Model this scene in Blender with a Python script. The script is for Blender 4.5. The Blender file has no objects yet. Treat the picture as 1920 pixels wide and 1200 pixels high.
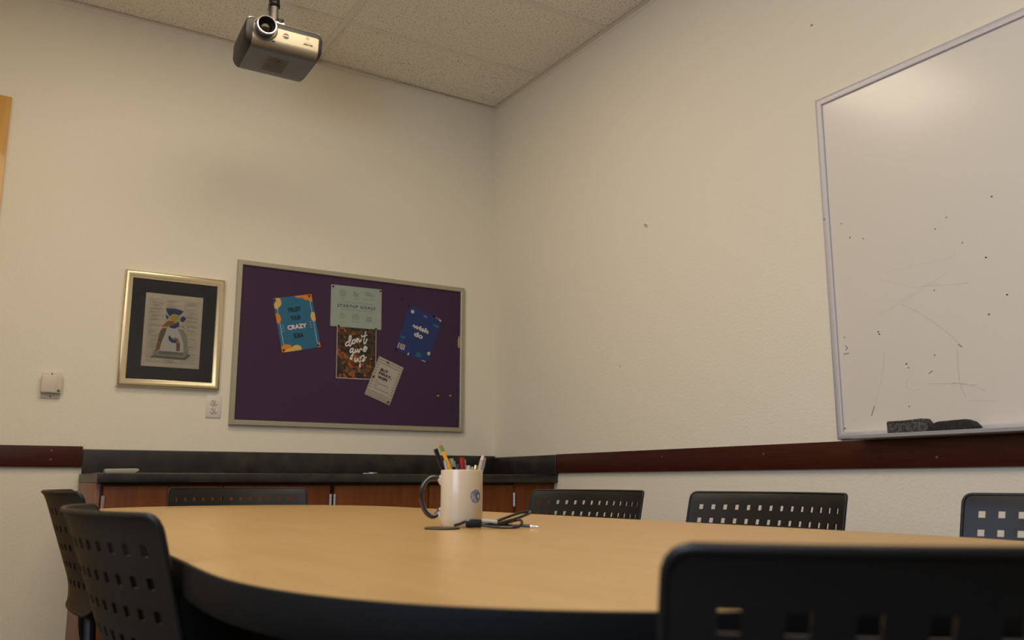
import bpy, bmesh, math, random
from mathutils import Vector, Matrix, Euler
R = math.radians
PI = math.pi
random.seed(7)
S = bpy.context.scene
COL = S.collection

# ------------------------------------------------------------------ camera
cam_d = bpy.data.cameras.new('camera')
cam_d.sensor_width = 36.0
cam_d.lens = 30.932
cam_d.clip_start = 0.02
cam_d.dof.use_dof = True
cam_d.dof.focus_distance = 2.6
cam_d.dof.aperture_fstop = 7.0
cam = bpy.data.objects.new('camera', cam_d)
COL.objects.link(cam)
cam.location = (-2.51455, -4.30211, 0.819175)
cam.rotation_euler = (R(90 + 10.398), R(0.0), R(-31.481))
S.camera = cam

# ------------------------------------------------------------------ colour management
S.view_settings.view_transform = 'Standard'
S.view_settings.look = 'None'
S.view_settings.gamma = 1.0
S.view_settings.use_curve_mapping = False
S.view_settings.exposure = 0.06

# ------------------------------------------------------------------ world and window daylight
W = bpy.data.worlds.new('world')
S.world = W
W.use_nodes = True
W.node_tree.nodes['Background'].inputs[0].default_value = (0.55, 0.68, 1.0, 1)
W.node_tree.nodes['Background'].inputs[1].default_value = 0.8

ROOM_H = 3.022
ROOM_X0 = -3.75      # left wall
ROOM_Y0 = -6.9       # wall behind the camera
WIN = (-4.9, -3.2, 1.05, 2.35)    # window opening in the left wall: y0, y1, z0, z1
LAMP_L = 9.7                      # brightness of the ceiling fixtures
LAMP_COL = (1.0, 0.835, 0.62)
DAY_POWER = 52.0

day = bpy.data.lights.new('daylight', 'AREA')
day.shape = 'RECTANGLE'
day.size = 1.7
day.size_y = 1.3
day.energy = DAY_POWER
day.color = (0.62, 0.74, 1.0)
day_o = bpy.data.objects.new('daylight', day)
COL.objects.link(day_o)
day_o.location = (ROOM_X0 - 0.16, (WIN[0] + WIN[1]) / 2, (WIN[2] + WIN[3]) / 2)
day_o.rotation_euler = (0, R(-90), 0)


# ------------------------------------------------------------------ materials
def mat(name, col, rough=0.5, metal=0.0, spec=0.5, coat=0.0, emit=None, strength=1.0, trans=0.0, ior=None):
    m = bpy.data.materials.new(name)
    m.use_nodes = True
    b = m.node_tree.nodes['Principled BSDF']
    b.inputs['Base Color'].default_value = (*col, 1)
    b.inputs['Roughness'].default_value = rough
    b.inputs['Metallic'].default_value = metal
    b.inputs['Specular IOR Level'].default_value = spec
    b.inputs['Coat Weight'].default_value = coat
    b.inputs['Transmission Weight'].default_value = trans
    if ior:
        b.inputs['IOR'].default_value = ior
    if emit:
        b.inputs['Emission Color'].default_value = (*emit, 1)
        b.inputs['Emission Strength'].default_value = strength
    return m


def nodes(m):
    return m.node_tree.nodes, m.node_tree.links, m.node_tree.nodes['Principled BSDF']


def coords(m, scale=(1, 1, 1), obj=True):
    n, l, b = nodes(m)
    t = n.new('ShaderNodeTexCoord')
    mp = n.new('ShaderNodeMapping')
    mp.inputs['Scale'].default_value = scale
    l.new(t.outputs['Object'], mp.inputs['Vector'])
    return mp.outputs['Vector']


def add_bump(m, scale, strength, dist=0.002, detail=3, vec=None):
    n, l, b = nodes(m)
    v = vec or coords(m)
    no = n.new('ShaderNodeTexNoise')
    no.inputs['Scale'].default_value = scale
    no.inputs['Detail'].default_value = detail
    bp = n.new('ShaderNodeBump')
    bp.inputs['Strength'].default_value = strength
    bp.inputs['Distance'].default_value = dist
    l.new(v, no.inputs['Vector'])
    l.new(no.outputs['Fac'], bp.inputs['Height'])
    l.new(bp.outputs['Normal'], b.inputs['Normal'])
    return no


def noise_mix(m, c0, c1, scale, lo=0.4, hi=0.6, vscale=(1, 1, 1), detail=4, c2=None):
    n, l, b = nodes(m)
    v = coords(m, vscale)
    no = n.new('ShaderNodeTexNoise')
    no.inputs['Scale'].default_value = scale
    no.inputs['Detail'].default_value = detail
    cr = n.new('ShaderNodeValToRGB')
    cr.color_ramp.elements[0].position = lo
    cr.color_ramp.elements[0].color = (*c0, 1)
    cr.color_ramp.elements[1].position = hi
    cr.color_ramp.elements[1].color = (*c1, 1)
    if c2:
        e = cr.color_ramp.elements.new(min(hi + 0.12, 1.0))
        e.color = (*c2, 1)
    l.new(v, no.inputs['Vector'])
    l.new(no.outputs['Fac'], cr.inputs['Fac'])
    l.new(cr.outputs['Color'], b.inputs['Base Color'])
    return cr


def wood(name, c0, c1, axis_scale, rough, coat=0.0, scale=6.0, lo=.3, hi=.7):
    m = mat(name, c0, rough, coat=coat)
    noise_mix(m, c0, c1, scale, lo, hi, axis_scale, 6)
    return m


M = {}
M['wall'] = mat('wall_paint', (0.80, 0.755, 0.635), 0.75, spec=0.25)
add_bump(M['wall'], 95, 0.45, 0.003, 4)
M['wall_r'] = M['wall']
M['tile'] = mat('ceiling_tile', (0.66, 0.60, 0.50), 0.95, spec=0.1)
def _tile(m):
    n, l, b = nodes(m)
    v = coords(m)
    vo = n.new('ShaderNodeTexNoise'); vo.inputs['Scale'].default_value = 120; vo.inputs['Detail'].default_value = 2
    cr = n.new('ShaderNodeValToRGB')
    cr.color_ramp.elements[0].position = 0.33; cr.color_ramp.elements[0].color = (0.42, 0.37, 0.29, 1)
    cr.color_ramp.elements[1].position = 0.42; cr.color_ramp.elements[1].color = (0.88, 0.82, 0.70, 1)
    l.new(v, vo.inputs['Vector']); l.new(vo.outputs['Fac'], cr.inputs['Fac']); l.new(cr.outputs['Color'], b.inputs['Base Color'])
    bp = n.new('ShaderNodeBump'); bp.inputs['Strength'].default_value = 0.5; bp.inputs['Distance'].default_value = 0.003
    l.new(vo.outputs['Fac'], bp.inputs['Height']); l.new(bp.outputs['Normal'], b.inputs['Normal'])
_tile(M['tile'])
M['grid'] = mat('ceiling_grid_metal', (0.78, 0.71, 0.59), 0.6)
M['dark_gap'] = mat('plenum_dark', (0.01, 0.01, 0.01), 0.9)
M['carpet'] = mat('carpet', (0.14, 0.13, 0.115), 0.95, spec=0.1)
add_bump(M['carpet'], 400, 0.6, 0.004)
M['trim'] = wood('mahogany_trim', (0.036, 0.0068, 0.0026), (0.064, 0.0125, 0.0045), (1.5, 1.5, 26), 0.42, 0.0, 5)
M['trim'].node_tree.nodes['Principled BSDF'].inputs['Specular IOR Level'].default_value = 0.3
M['plug'] = mat('screw_plug', (0.20, 0.07, 0.03), 0.5)
M['maple'] = wood('maple_door', (0.52, 0.27, 0.05), (0.62, 0.34, 0.075), (18, 18, 0.8), 0.45, 0.2, 4)
M['laminate_dark'] = mat('charcoal_laminate', (0.03, 0.028, 0.026), 0.33)
noise_mix(M['laminate_dark'], (0.013, 0.0115, 0.0100), (0.038, 0.0315, 0.0250), 14, 0.35, 0.7, (1, 1, 1), 6)
M['laminate_end'] = mat('counter_end_laminate', (0.11, 0.10, 0.085), 0.5)
M['cherry'] = wood('cherry_veneer', (0.125, 0.030, 0.0045), (0.19, 0.052, 0.009), (9, 9, 0.7), 0.5, 0.0, 5)
M['cherry'].node_tree.nodes['Principled BSDF'].inputs['Specular IOR Level'].default_value = 0.25
M['cherry_dark'] = mat('cherry_gap', (0.05, 0.013, 0.006), 0.6)
M['cherry_end'] = mat('cherry_end_panel', (0.26, 0.12, 0.075), 0.5)
M['steel'] = mat('hinge_steel', (0.62, 0.62, 0.64), 0.3, 1.0)
M['chrome'] = mat('chair_leg_chrome', (0.30, 0.29, 0.28), 0.22, 1.0)
M['plastic'] = mat('black_plastic', (0.0060, 0.0056, 0.0052), 0.42, spec=0.32)
add_bump(M['plastic'], 900, 0.12, 0.0005)
M['black_metal'] = mat('black_metal', (0.008, 0.008, 0.008), 0.5, spec=0.25)
M['table'] = wood('table_maple_laminate', (0.48, 0.285, 0.092), (0.545, 0.335, 0.118), (14, 1.0, 14), 0.30, 0.0, 3)
M['edge'] = mat('table_edge_rubber', (0.0045, 0.0042, 0.004), 0.65, spec=0.12)
M['mug'] = mat('mug_glaze', (0.62, 0.51, 0.345), 0.3, coat=0.25)
M['mug_black'] = mat('mug_handle_glaze', (0.012, 0.011, 0.011), 0.12, coat=0.6)
M['frame_al'] = mat('board_frame_metal', (0.46, 0.43, 0.34), 0.42, 0.75)
M['wb_frame'] = mat('whiteboard_frame_aluminium', (0.56, 0.55, 0.58), 0.48, 0.35)
M['wb'] = mat('whiteboard_enamel', (0.70, 0.665, 0.60), 0.42, coat=0.75)
M['wb'].node_tree.nodes['Principled BSDF'].inputs['Coat Roughness'].default_value = 0.19
M['fabric'] = mat('purple_fabric', (0.060, 0.034, 0.068), 0.9, spec=0.15)
add_bump(M['fabric'], 900, 0.3, 0.001)
M['gold'] = mat('champagne_moulding', (0.74, 0.64, 0.43), 0.30, 0.85)
M['mat_black'] = mat('picture_mat_board', (0.018, 0.017, 0.019), 0.8)
M['glass'] = mat('picture_glass', (1, 1, 1), 0.03)
def _glass(m):
    n, l, b = nodes(m)
    out = n['Material Output']
    tr = n.new('ShaderNodeBsdfTransparent'); gl = n.new('ShaderNodeBsdfGlossy'); gl.inputs['Roughness'].default_value = 0.03
    fr = n.new('ShaderNodeFresnel'); fr.inputs['IOR'].default_value = 1.5
    mx = n.new('ShaderNodeMixShader')
    l.new(fr.outputs[0], mx.inputs[0]); l.new(tr.outputs[0], mx.inputs[1]); l.new(gl.outputs[0], mx.inputs[2]); l.new(mx.outputs[0], out.inputs['Surface'])
_glass(M['glass'])
M['paper'] = mat('aged_paper', (0.66, 0.58, 0.42), 0.85)
M['white'] = mat('white_ink', (0.80, 0.78, 0.74), 0.7)
M['ivory'] = mat('ivory_plastic', (0.62, 0.56, 0.46), 0.45)
M['outlet'] = mat('white_outlet_plastic', (0.70, 0.67, 0.62), 0.35)
M['slot'] = mat('outlet_slot', (0.02, 0.018, 0.015), 0.6)
M['felt'] = mat('eraser_felt', (0.060, 0.056, 0.050), 0.95)
noise_mix(M['felt'], (0.035, 0.032, 0.030), (0.12, 0.11, 0.10), 160, 0.4, 0.65)
M['felt_dark'] = mat('eraser_felt_dark', (0.018, 0.018, 0.018), 0.9)
noise_mix(M['felt_dark'], (0.010, 0.010, 0.010), (0.035, 0.034, 0.032), 160, 0.4, 0.7)
M['cable'] = mat('cable_rubber', (0.014, 0.013, 0.012), 0.3, coat=0.2)
M['label_sleeve'] = mat('cable_label_sleeve', (0.46, 0.44, 0.38), 0.45)
M['silver'] = mat('projector_silver', (0.33, 0.295, 0.225), 0.45, 0.85)
M['proj_dark'] = mat('projector_dark_shell', (0.022, 0.020, 0.019), 0.42, 0.0, spec=0.3)
M['proj_under'] = mat('projector_grey_panel', (0.15, 0.152, 0.175), 0.42, 0.2)
M['proj_rim'] = mat('projector_light_rim', (0.46, 0.43, 0.40), 0.35, 0.4)
M['lens'] = mat('lens_glass', (0.012, 0.007, 0.005), 0.12, spec=0.25)
M['lens_barrel'] = mat('lens_barrel', (0.10, 0.10, 0.13), 0.25, 0.5)
M['ring'] = mat('lens_ring_silver', (0.75, 0.74, 0.78), 0.22, 0.9)


def flat(name, col, rough=0.75):
    if name not in M:
        M[name] = mat(name, col, rough, spec=0.3)
    return M[name]


# ------------------------------------------------------------------ mesh builder
class MB:
    def __init__(self):
        self.bm = bmesh.new()

    def face(self, pts):
        vs = [self.bm.verts.new(p) for p in pts]
        try:
            return self.bm.faces.new(vs)
        except ValueError:
            return None

    def box(self, x0, x1, y0, y1, z0, z1, bevel=0.0, seg=2, mtx=None):
        r = bmesh.ops.create_cube(self.bm, size=1.0)
        vs = r['verts']
        for v in vs:
            v.co = Vector(((x0 + x1) / 2 + v.co.x * (x1 - x0), (y0 + y1) / 2 + v.co.y * (y1 - y0), (z0 + z1) / 2 + v.co.z * (z1 - z0)))
        if bevel > 0:
            es = list({e for v in vs for e in v.link_edges})
            out = bmesh.ops.bevel(self.bm, geom=es, offset=bevel, segments=seg, profile=0.5, affect='EDGES')
            vs = list({v for f in out['faces'] for v in f.verts} | {v for v in vs if v.is_valid})
        if mtx is not None:
            for v in vs:
                v.co = mtx @ v.co
        return vs

    def prism(self, poly, z0, z1, bevel=0.0, seg=2):
        """poly: xy list, extruded z0..z1"""
        a = [self.bm.verts.new((x, y, z0)) for x, y in poly]
        b = [self.bm.verts.new((x, y, z1)) for x, y in poly]
        n = len(poly)
        f0 = self.bm.faces.new(list(reversed(a)))
        f1 = self.bm.faces.new(b)
        for i in range(n):
            self.bm.faces.new((a[i], a[(i + 1) % n], b[(i + 1) % n], b[i]))
        if bevel > 0:
            es = list(f0.edges) + list(f1.edges)
            bmesh.ops.bevel(self.bm, geom=es, offset=bevel, segments=seg, profile=0.5, affect='EDGES')

    def tube(self, path, r, n=10, closed=False, cap=True):
        pts = [Vector(p) for p in path]
        m = len(pts)
        rad = r if isinstance(r, (list, tuple)) else [r] * m
        rings = []
        up = None
        for i, p in enumerate(pts):
            if closed:
                t = (pts[(i + 1) % m] - pts[i - 1]).normalized()
            else:
                t = (pts[min(i + 1, m - 1)] - pts[max(i - 1, 0)]).normalized()
            if up is None:
                up = Vector((0, 0, 1)) if abs(t.z) < 0.9 else Vector((1, 0, 0))
            a = (up - t * up.dot(t))
            if a.length < 1e-5:
                a = t.orthogonal()
            a.normalize()
            b = t.cross(a)
            up = a
            rings.append([self.bm.verts.new(p + (a * math.cos(2 * PI * k / n) + b * math.sin(2 * PI * k / n)) * rad[i]) for k in range(n)])
        rng = range(m) if closed else range(m - 1)
        for i in rng:
            A, B = rings[i], rings[(i + 1) % m]
            for k in range(n):
                self.bm.faces.new((A[k], A[(k + 1) % n], B[(k + 1) % n], B[k]))
        if cap and not closed:
            self.bm.faces.new(list(reversed(rings[0])))
            self.bm.faces.new(rings[-1])

    def lathe(self, prof, n=32, mtx=None):
        """prof: (r, z) list around the z axis"""
        rings = []
        for r, z in prof:
            if r < 1e-6:
                rings.append([self.bm.verts.new((0, 0, z))])
            else:
                rings.append([self.bm.verts.new((r * math.cos(2 * PI * k / n), r * math.sin(2 * PI * k / n), z)) for k in range(n)])
        for A, B in zip(rings[:-1], rings[1:]):
            for k in range(n):
                k2 = (k + 1) % n
                if len(A) == 1 and len(B) == 1:
                    continue
                if len(A) == 1:
                    self.bm.faces.new((A[0], B[k2], B[k]))
                elif len(B) == 1:
                    self.bm.faces.new((A[k], A[k2], B[0]))
                else:
                    self.bm.faces.new((A[k], A[k2], B[k2], B[k]))
        if mtx is not None:
            for ring in rings:
                for v in ring:
                    v.co = mtx @ v.co

    # flat artwork in the xz plane, facing -y
    def art(self, poly, y):
        self.face([(x, y, z) for x, z in poly])

    def disc(self, cx, cz, rx, rz, y, n=24, clip=None):
        pts = []
        for k in range(n):
            x = cx + rx * math.cos(2 * PI * k / n)
            z = cz + rz * math.sin(2 * PI * k / n)
            if clip:
                x = min(max(x, -clip[0]), clip[0])
                z = min(max(z, -clip[1]), clip[1])
            if not pts or abs(x - pts[-1][0]) + abs(z - pts[-1][1]) > 1e-6:
                pts.append((x, z))
        if abs(pts[0][0] - pts[-1][0]) + abs(pts[0][1] - pts[-1][1]) < 1e-6:
            pts.pop()
        if len(pts) > 2:
            self.art(pts, y)

    def ringart(self, cx, cz, r0, r1, y, n=28):
        for k in range(n):
            a, b = 2 * PI * k / n, 2 * PI * (k + 1) / n
            self.art([(cx + r0 * math.cos(a), cz + r0 * math.sin(a)), (cx + r1 * math.cos(a), cz + r1 * math.sin(a)),
                      (cx + r1 * math.cos(b), cz + r1 * math.sin(b)), (cx + r0 * math.cos(b), cz + r0 * math.sin(b))], y)

    def stroke(self, pts, w, y, caps=True):
        """polyline of width w"""
        p = smooth2(pts)
        for i in range(len(p) - 1):
            (x0, z0), (x1, z1) = p[i], p[i + 1]
            L = math.hypot(x1 - x0, z1 - z0) or 1e-9
            nx, nz = -(z1 - z0) / L * w / 2, (x1 - x0) / L * w / 2
            self.art([(x0 + nx, z0 + nz), (x0 - nx, z0 - nz), (x1 - nx, z1 - nz), (x1 + nx, z1 + nz)], y)
            if caps:
                self.disc(x1, z1, w / 2, w / 2, y - 0.00001 * (i % 3), 10)
        if caps:
            self.disc(p[0][0], p[0][1], w / 2, w / 2, y, 10)

    def build(self, name, material, parent=None, smooth=True, angle=35):
        me = bpy.data.meshes.new(name)
        bmesh.ops.recalc_face_normals(self.bm, faces=self.bm.faces)
        self.bm.to_mesh(me)
        self.bm.free()
        if smooth:
            me.polygons.foreach_set('use_smooth', [True] * len(me.polygons))
            me.set_sharp_from_angle(angle=R(angle))
        me.materials.append(material)
        o = bpy.data.objects.new(name, me)
        COL.objects.link(o)
        if parent:
            o.parent = parent
        return o


def smooth2(pts, it=2):
    if len(pts) < 3:
        return pts
    for _ in range(it):
        q = [pts[0]]
        for a, b in zip(pts[:-1], pts[1:]):
            q.append((a[0] * .75 + b[0] * .25, a[1] * .75 + b[1] * .25))
            q.append((a[0] * .25 + b[0] * .75, a[1] * .25 + b[1] * .75))
        q.append(pts[-1])
        pts = q
    return pts


def smooth3(pts, it=2):
    pts = [Vector(p) for p in pts]
    for _ in range(it):
        q = [pts[0]]
        for a, b in zip(pts[:-1], pts[1:]):
            q.append(a * .75 + b * .25)
            q.append(a * .25 + b * .75)
        q.append(pts[-1])
        pts = q
    return pts


def split(o):
    """one object per separate piece, same name"""
    bm = bmesh.new(); bm.from_mesh(o.data); bm.verts.ensure_lookup_table()
    seen = set(); groups = []
    for v in bm.verts:
        if v.index in seen: continue
        st = [v]; g_ = []
        seen.add(v.index)
        while st:
            q = st.pop(); g_.append(q.index)
            for e_ in q.link_edges:
                w_ = e_.other_vert(q)
                if w_.index not in seen:
                    seen.add(w_.index); st.append(w_)
        groups.append(set(g_))
    bm.free()
    if len(groups) < 2: return
    for k, g_ in enumerate(groups):
        bm = bmesh.new(); bm.from_mesh(o.data)
        bmesh.ops.delete(bm, geom=[v for v in bm.verts if v.index not in g_], context='VERTS')
        me = bpy.data.meshes.new(o.name.split('.')[0]); bm.to_mesh(me); bm.free()
        me.materials.append(o.data.materials[0])
        c = o.copy(); c.data = me
        COL.objects.link(c)
    bpy.data.objects.remove(o)


def tag(o, label=None, cat=None, group=None, kind=None):
    if label: o['label'] = label
    if cat: o['category'] = cat
    if group: o['group'] = group
    if kind: o['kind'] = kind
    return o


def empty(name, loc=(0, 0, 0), rz=0.0):
    o = bpy.data.objects.new(name, None)
    COL.objects.link(o)
    o.empty_display_size = 0.05
    o.location = loc
    o.rotation_euler = (0, 0, rz)
    return o


def struct(name, mb, m, **k):
    return tag(mb.build(name, m, **k), kind='structure')


def kids(o):
    return [c for c in bpy.data.objects if c.parent == o]


def copy_tree(o, parent=None):
    c = o.copy()
    COL.objects.link(c)
    if parent is not None:
        c.parent = parent
    for ch in kids(o):
        copy_tree(ch, c)
    return c


def frame_sweep(mb, x0, x1, z0, z1, prof):
    """mitred frame facing -y. prof: (inset from the outer edge, y) list"""
    loops = []
    for t, y in prof:
        loops.append([mb.bm.verts.new(p) for p in ((x0 + t, y, z0 + t), (x1 - t, y, z0 + t), (x1 - t, y, z1 - t), (x0 + t, y, z1 - t))])
    for A, B in zip(loops[:-1], loops[1:]):
        for k in range(4):
            mb.bm.faces.new((A[k], A[(k + 1) % 4], B[(k + 1) % 4], B[k]))


def letters(body, material, parent, cx, cz, width, height, y, name='lettering', bold=0.0, shear=0.0, space=1.0, align='CENTER', label=None, rot=0.0):
    """text as a flat mesh fitted to width x height, in the parent's xz plane facing -y"""
    cu = bpy.data.curves.new('t', 'FONT')
    cu.body = body
    cu.size = 1.0
    cu.offset = bold
    cu.shear = shear
    cu.space_character = space
    cu.resolution_u = 3
    cu.fill_mode = 'FRONT'
    to = bpy.data.objects.new('t', cu)
    COL.objects.link(to)
    bpy.context.view_layer.update()
    dg = bpy.context.evaluated_depsgraph_get()
    me = bpy.data.meshes.new_from_object(to.evaluated_get(dg))
    bpy.data.objects.remove(to)
    bpy.data.curves.remove(cu)
    xs = [v.co.x for v in me.vertices]
    ys = [v.co.y for v in me.vertices]
    w = (max(xs) - min(xs)) or 1
    h = (max(ys) - min(ys)) or 1
    ca, sa = math.cos(rot), math.sin(rot)
    for v in me.vertices:
        x = (v.co.x - (min(xs) + max(xs)) / 2) / w * width
        z = (v.co.y - (min(ys) + max(ys)) / 2) / h * height
        v.co = (cx + x * ca - z * sa, y, cz + x * sa + z * ca)
    me.materials.clear()
    me.materials.append(material)
    o = bpy.data.objects.new(name, me)
    me.name = name
    COL.objects.link(o)
    o.parent = parent
    if label:
        o['label'] = label
    return o


# ------------------------------------------------------------------ room shell
T = 0.12
b = MB(); b.box(ROOM_X0 - T, T, ROOM_Y0 - T, T, -0.1, 0); struct('floor', b, M['carpet'])
b = MB(); b.box(ROOM_X0 - T, T, 0, T, 0, ROOM_H + 0.3); struct('wall_back', b, M['wall'])
b = MB(); b.box(0, T, ROOM_Y0 - T, 0, 0, ROOM_H + 0.3); struct('wall_right', b, M['wall'])
b = MB(); b.box(ROOM_X0 - T, T, ROOM_Y0 - T, ROOM_Y0, 0, ROOM_H + 0.3); struct('wall_front', b, M['wall'])
b = MB()
b.box(ROOM_X0 - T, ROOM_X0, ROOM_Y0, WIN[0], 0, ROOM_H + 0.3)
b.box(ROOM_X0 - T, ROOM_X0, WIN[1], 0, 0, ROOM_H + 0.3)
b.box(ROOM_X0 - T, ROOM_X0, WIN[0], WIN[1], 0, WIN[2])
b.box(ROOM_X0 - T, ROOM_X0, WIN[0], WIN[1], WIN[3], ROOM_H + 0.3)
struct('wall_left', b, M['wall'])

# window in the left wall (beside the camera, out of the picture)
b = MB()
for (y0, y1, z0, z1) in ((WIN[0], WIN[1], WIN[2], WIN[2] + .05), (WIN[0], WIN[1], WIN[3] - .05, WIN[3]), (WIN[0], WIN[0] + .05, WIN[2], WIN[3]),
                         (WIN[1] - .05, WIN[1], WIN[2], WIN[3]), ((WIN[0] + WIN[1]) / 2 - .025, (WIN[0] + WIN[1]) / 2 + .025, WIN[2], WIN[3])):
    b.box(ROOM_X0 - 0.09, ROOM_X0 - 0.03, y0, y1, z0, z1, 0.004)
struct('window_1', b, M['frame_al'])

# suspended ceiling: tiles laid in a 2 x 4 foot grid
XG = [0.0, -1.142, -2.361, -3.58, ROOM_X0]
YG = [0.0, -0.505, -1.117] + [-1.117 - 0.6096 * k for k in range(1, 10)] + [ROOM_Y0]
LIGHT_CELLS = {(1, 2), (2, 4), (1, 6)}
b = MB()
for i in range(len(XG) - 1):
    for j in range(len(YG) - 1):
        if (i, j) in LIGHT_CELLS:
            continue
        dz = 0.0
        if (i, j) == (0, 0):
            # this tile sits slightly lifted along the back wall
            vs = b.box(XG[i + 1], XG[i], YG[j + 1], YG[j], ROOM_H + 0.004, ROOM_H + 0.02)
            for v in vs:
                if v.co.y > -0.1 and v.co.x < -0.6:
                    v.co.z += 0.022
            continue
        b.box(XG[i + 1], XG[i], YG[j + 1], YG[j], ROOM_H + 0.004, ROOM_H + 0.02)
struct('ceiling', b, M['tile'], smooth=False)
b = MB(); b.box(ROOM_X0 - T, T, ROOM_Y0 - T, T, ROOM_H + 0.16, ROOM_H + 0.2)
struct('trim_1', b, M['dark_gap'])
g = 0.012
tn = 2
for x in XG[1:-1]:
    b = MB(); b.box(x - g, x + g, ROOM_Y0, 0, ROOM_H - 0.001, ROOM_H + 0.003)
    struct('trim_%d' % tn, b, M['grid']); tn += 1
for y in YG[1:-1]:
    b = MB()
    for i in range(len(XG) - 1):
        b.box(XG[i + 1] + (g if i < len(XG) - 2 else 0), XG[i] - (g if i else 0), y - g, y + g, ROOM_H - 0.0005, ROOM_H + 0.003)
    struct('trim_%d' % tn, b, M['grid']); tn += 1
# wall angle
b = MB()
b.box(ROOM_X0, 0, -0.020, 0, ROOM_H - 0.002, ROOM_H)
b.box(ROOM_X0, 0, -0.0015, 0, ROOM_H - 0.022, ROOM_H)
b.box(-0.020, 0, ROOM_Y0, -0.02, ROOM_H - 0.002, ROOM_H)
b.box(-0.0015, 0, ROOM_Y0, -0.0015, ROOM_H - 0.022, ROOM_H)
struct('trim_%d' % tn, b, M['grid']); tn += 1


def troffer(cell, label, gain=1.0):
    i, j = cell
    x0, x1, y0, y1 = XG[i + 1] + g, XG[i] - g, YG[j + 1] + g, YG[j] - g
    cx, cy = (x0 + x1) / 2, (y0 + y1) / 2
    t = empty('ceiling_light', (cx, cy, ROOM_H))
    tag(t, label, 'ceiling light')
    hx, hy = (x1 - x0) / 2, (y1 - y0) / 2
    h = MB()
    h.box(-hx, hx, -hy, hy, 0.10, 0.105)
    h.box(-hx, -hx + .004, -hy, hy, 0.0, 0.10)
    h.box(hx - .004, hx, -hy, hy, 0.0, 0.10)
    h.box(-hx, hx, -hy, -hy + .004, 0.0, 0.10)
    h.box(-hx, hx, hy - .004, hy, 0.0, 0.10)
    h.build('housing', flat('troffer_white', (0.8, 0.78, 0.72)), t)
    d = MB()
    d.face([(-hx + .01, -hy + .01, 0.012), (-hx + .01, hy - .01, 0.012), (hx - .01, hy - .01, 0.012), (hx - .01, -hy + .01, 0.012)])
    m = mat('troffer_diffuser', (0.9, 0.9, 0.88), 0.6, emit=LAMP_COL, strength=LAMP_L * gain)
    do = d.build('diffuser', m, t)
    return t


troffer((1, 2), 'white recessed ceiling light nearest the projector', 0.88)
troffer((2, 4), 'added unseen fill ceiling light over the left aisle beside the table', 1.05)  # fill fixture added out of view to soften the projector's shadow on the wall
troffer((1, 6), 'white recessed ceiling light farthest back in the room above the camera', 0.75)

# chair rails on both walls
def rail(name, x0, x1, y0, y1, z0, z1, plugs):
    b = MB(); b.box(x0, x1, y0, y1, z0, z1, 0.002)
    o = struct(name, b, M['trim'])
    p = MB()
    for (px, py, pz) in plugs:
        ax = 'y' if abs(y1 - y0) < 0.1 else 'x'
        mt = Matrix.Translation((px, py, pz)) @ (Matrix.Rotation(R(90), 4, 'X') if ax == 'y' else Matrix.Rotation(R(-90), 4, 'Y'))
        p.lathe([(0, 0.0006), (0.0035, 0.0005), (0.0042, 0)], 12, mt)
    p.build('screw_plugs', M['plug'], o)
    return o
rail('trim_%d' % tn, -2.4945, -2.086, -0.017, 0, 0.880, 0.970, [(-2.207, -0.017, 0.949), (-2.208, -0.017, 0.911)]); tn += 1
rail('trim_%d' % tn, -0.017, 0, -6.4, -0.642, 0.861, 0.952, [(-0.017, -1.433, 0.922), (-0.017, -1.994, 0.918), (-0.017, -2.679, 0.891), (-0.017, -2.95, 0.92)]); tn += 1

# maple door and casing at the far left of the back wall
b = MB()
b.box(-2.584, -2.494, -0.022, 0, 0, 2.497, 0.003)
b.box(-3.62, -3.53, -0.022, 0, 0, 2.497, 0.003)
b.box(-3.53, -2.584, -0.022, 0, 2.407, 2.497, 0.003)
dr = struct('door_1', b, M['maple'])
b = MB(); b.box(-3.525, -2.589, -0.012, 0, 0.01, 2.402, 0.002); b.build('door_panel', M['maple'], dr)
b = MB()
b.tube([(-2.66, -0.012, 1.0), (-2.66, -0.06, 1.0), (-2.77, -0.06, 1.0)], 0.009, 12)
b.lathe([(0, 0.006), (0.026, 0.005), (0.028, 0)], 20, Matrix.Translation((-2.66, -0.012, 1.0)) @ Matrix.Rotation(R(90), 4, 'X'))
b.build('door_handle', M['steel'], dr)

# ------------------------------------------------------------------ counter
CT = 0.852
ct = empty('countertop', (-1.04, -0.318, 0.814))
tag(ct, 'continuous charcoal laminate countertop with backsplash running along the back wall', 'countertop')
def P(mb, name, m, par, **k):
    """world-coordinate mesh parented to an empty"""
    o = mb.build(name, m, par, **k)
    o.matrix_parent_inverse = Matrix.Translation(par.location).inverted() if par.rotation_euler.z == 0 else (Matrix.Translation(par.location) @ Euler(par.rotation_euler).to_matrix().to_4x4()).inverted()
    return o
b = MB(); b.box(-2.090, -0.001, -0.636, -0.001, 0.814, CT, 0.004, 3); P(b, 'worktop', M['laminate_dark'], ct)
b = MB(); b.box(-2.0912, -2.0901, -0.63, -0.003, 0.817, CT - .003); tag(P(b, 'end_cap', M['laminate_end'], ct), 'paler end cap of the worktop')
b = MB(); b.box(-2.084, -0.001, -0.020, -0.001, CT, 0.958, 0.004, 3); P(b, 'backsplash', M['laminate_dark'], ct)
b = MB(); b.box(-0.020, -0.001, -0.641, -0.021, CT, 0.950, 0.004, 3); P(b, 'side_splash', M['laminate_dark'], ct)


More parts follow.
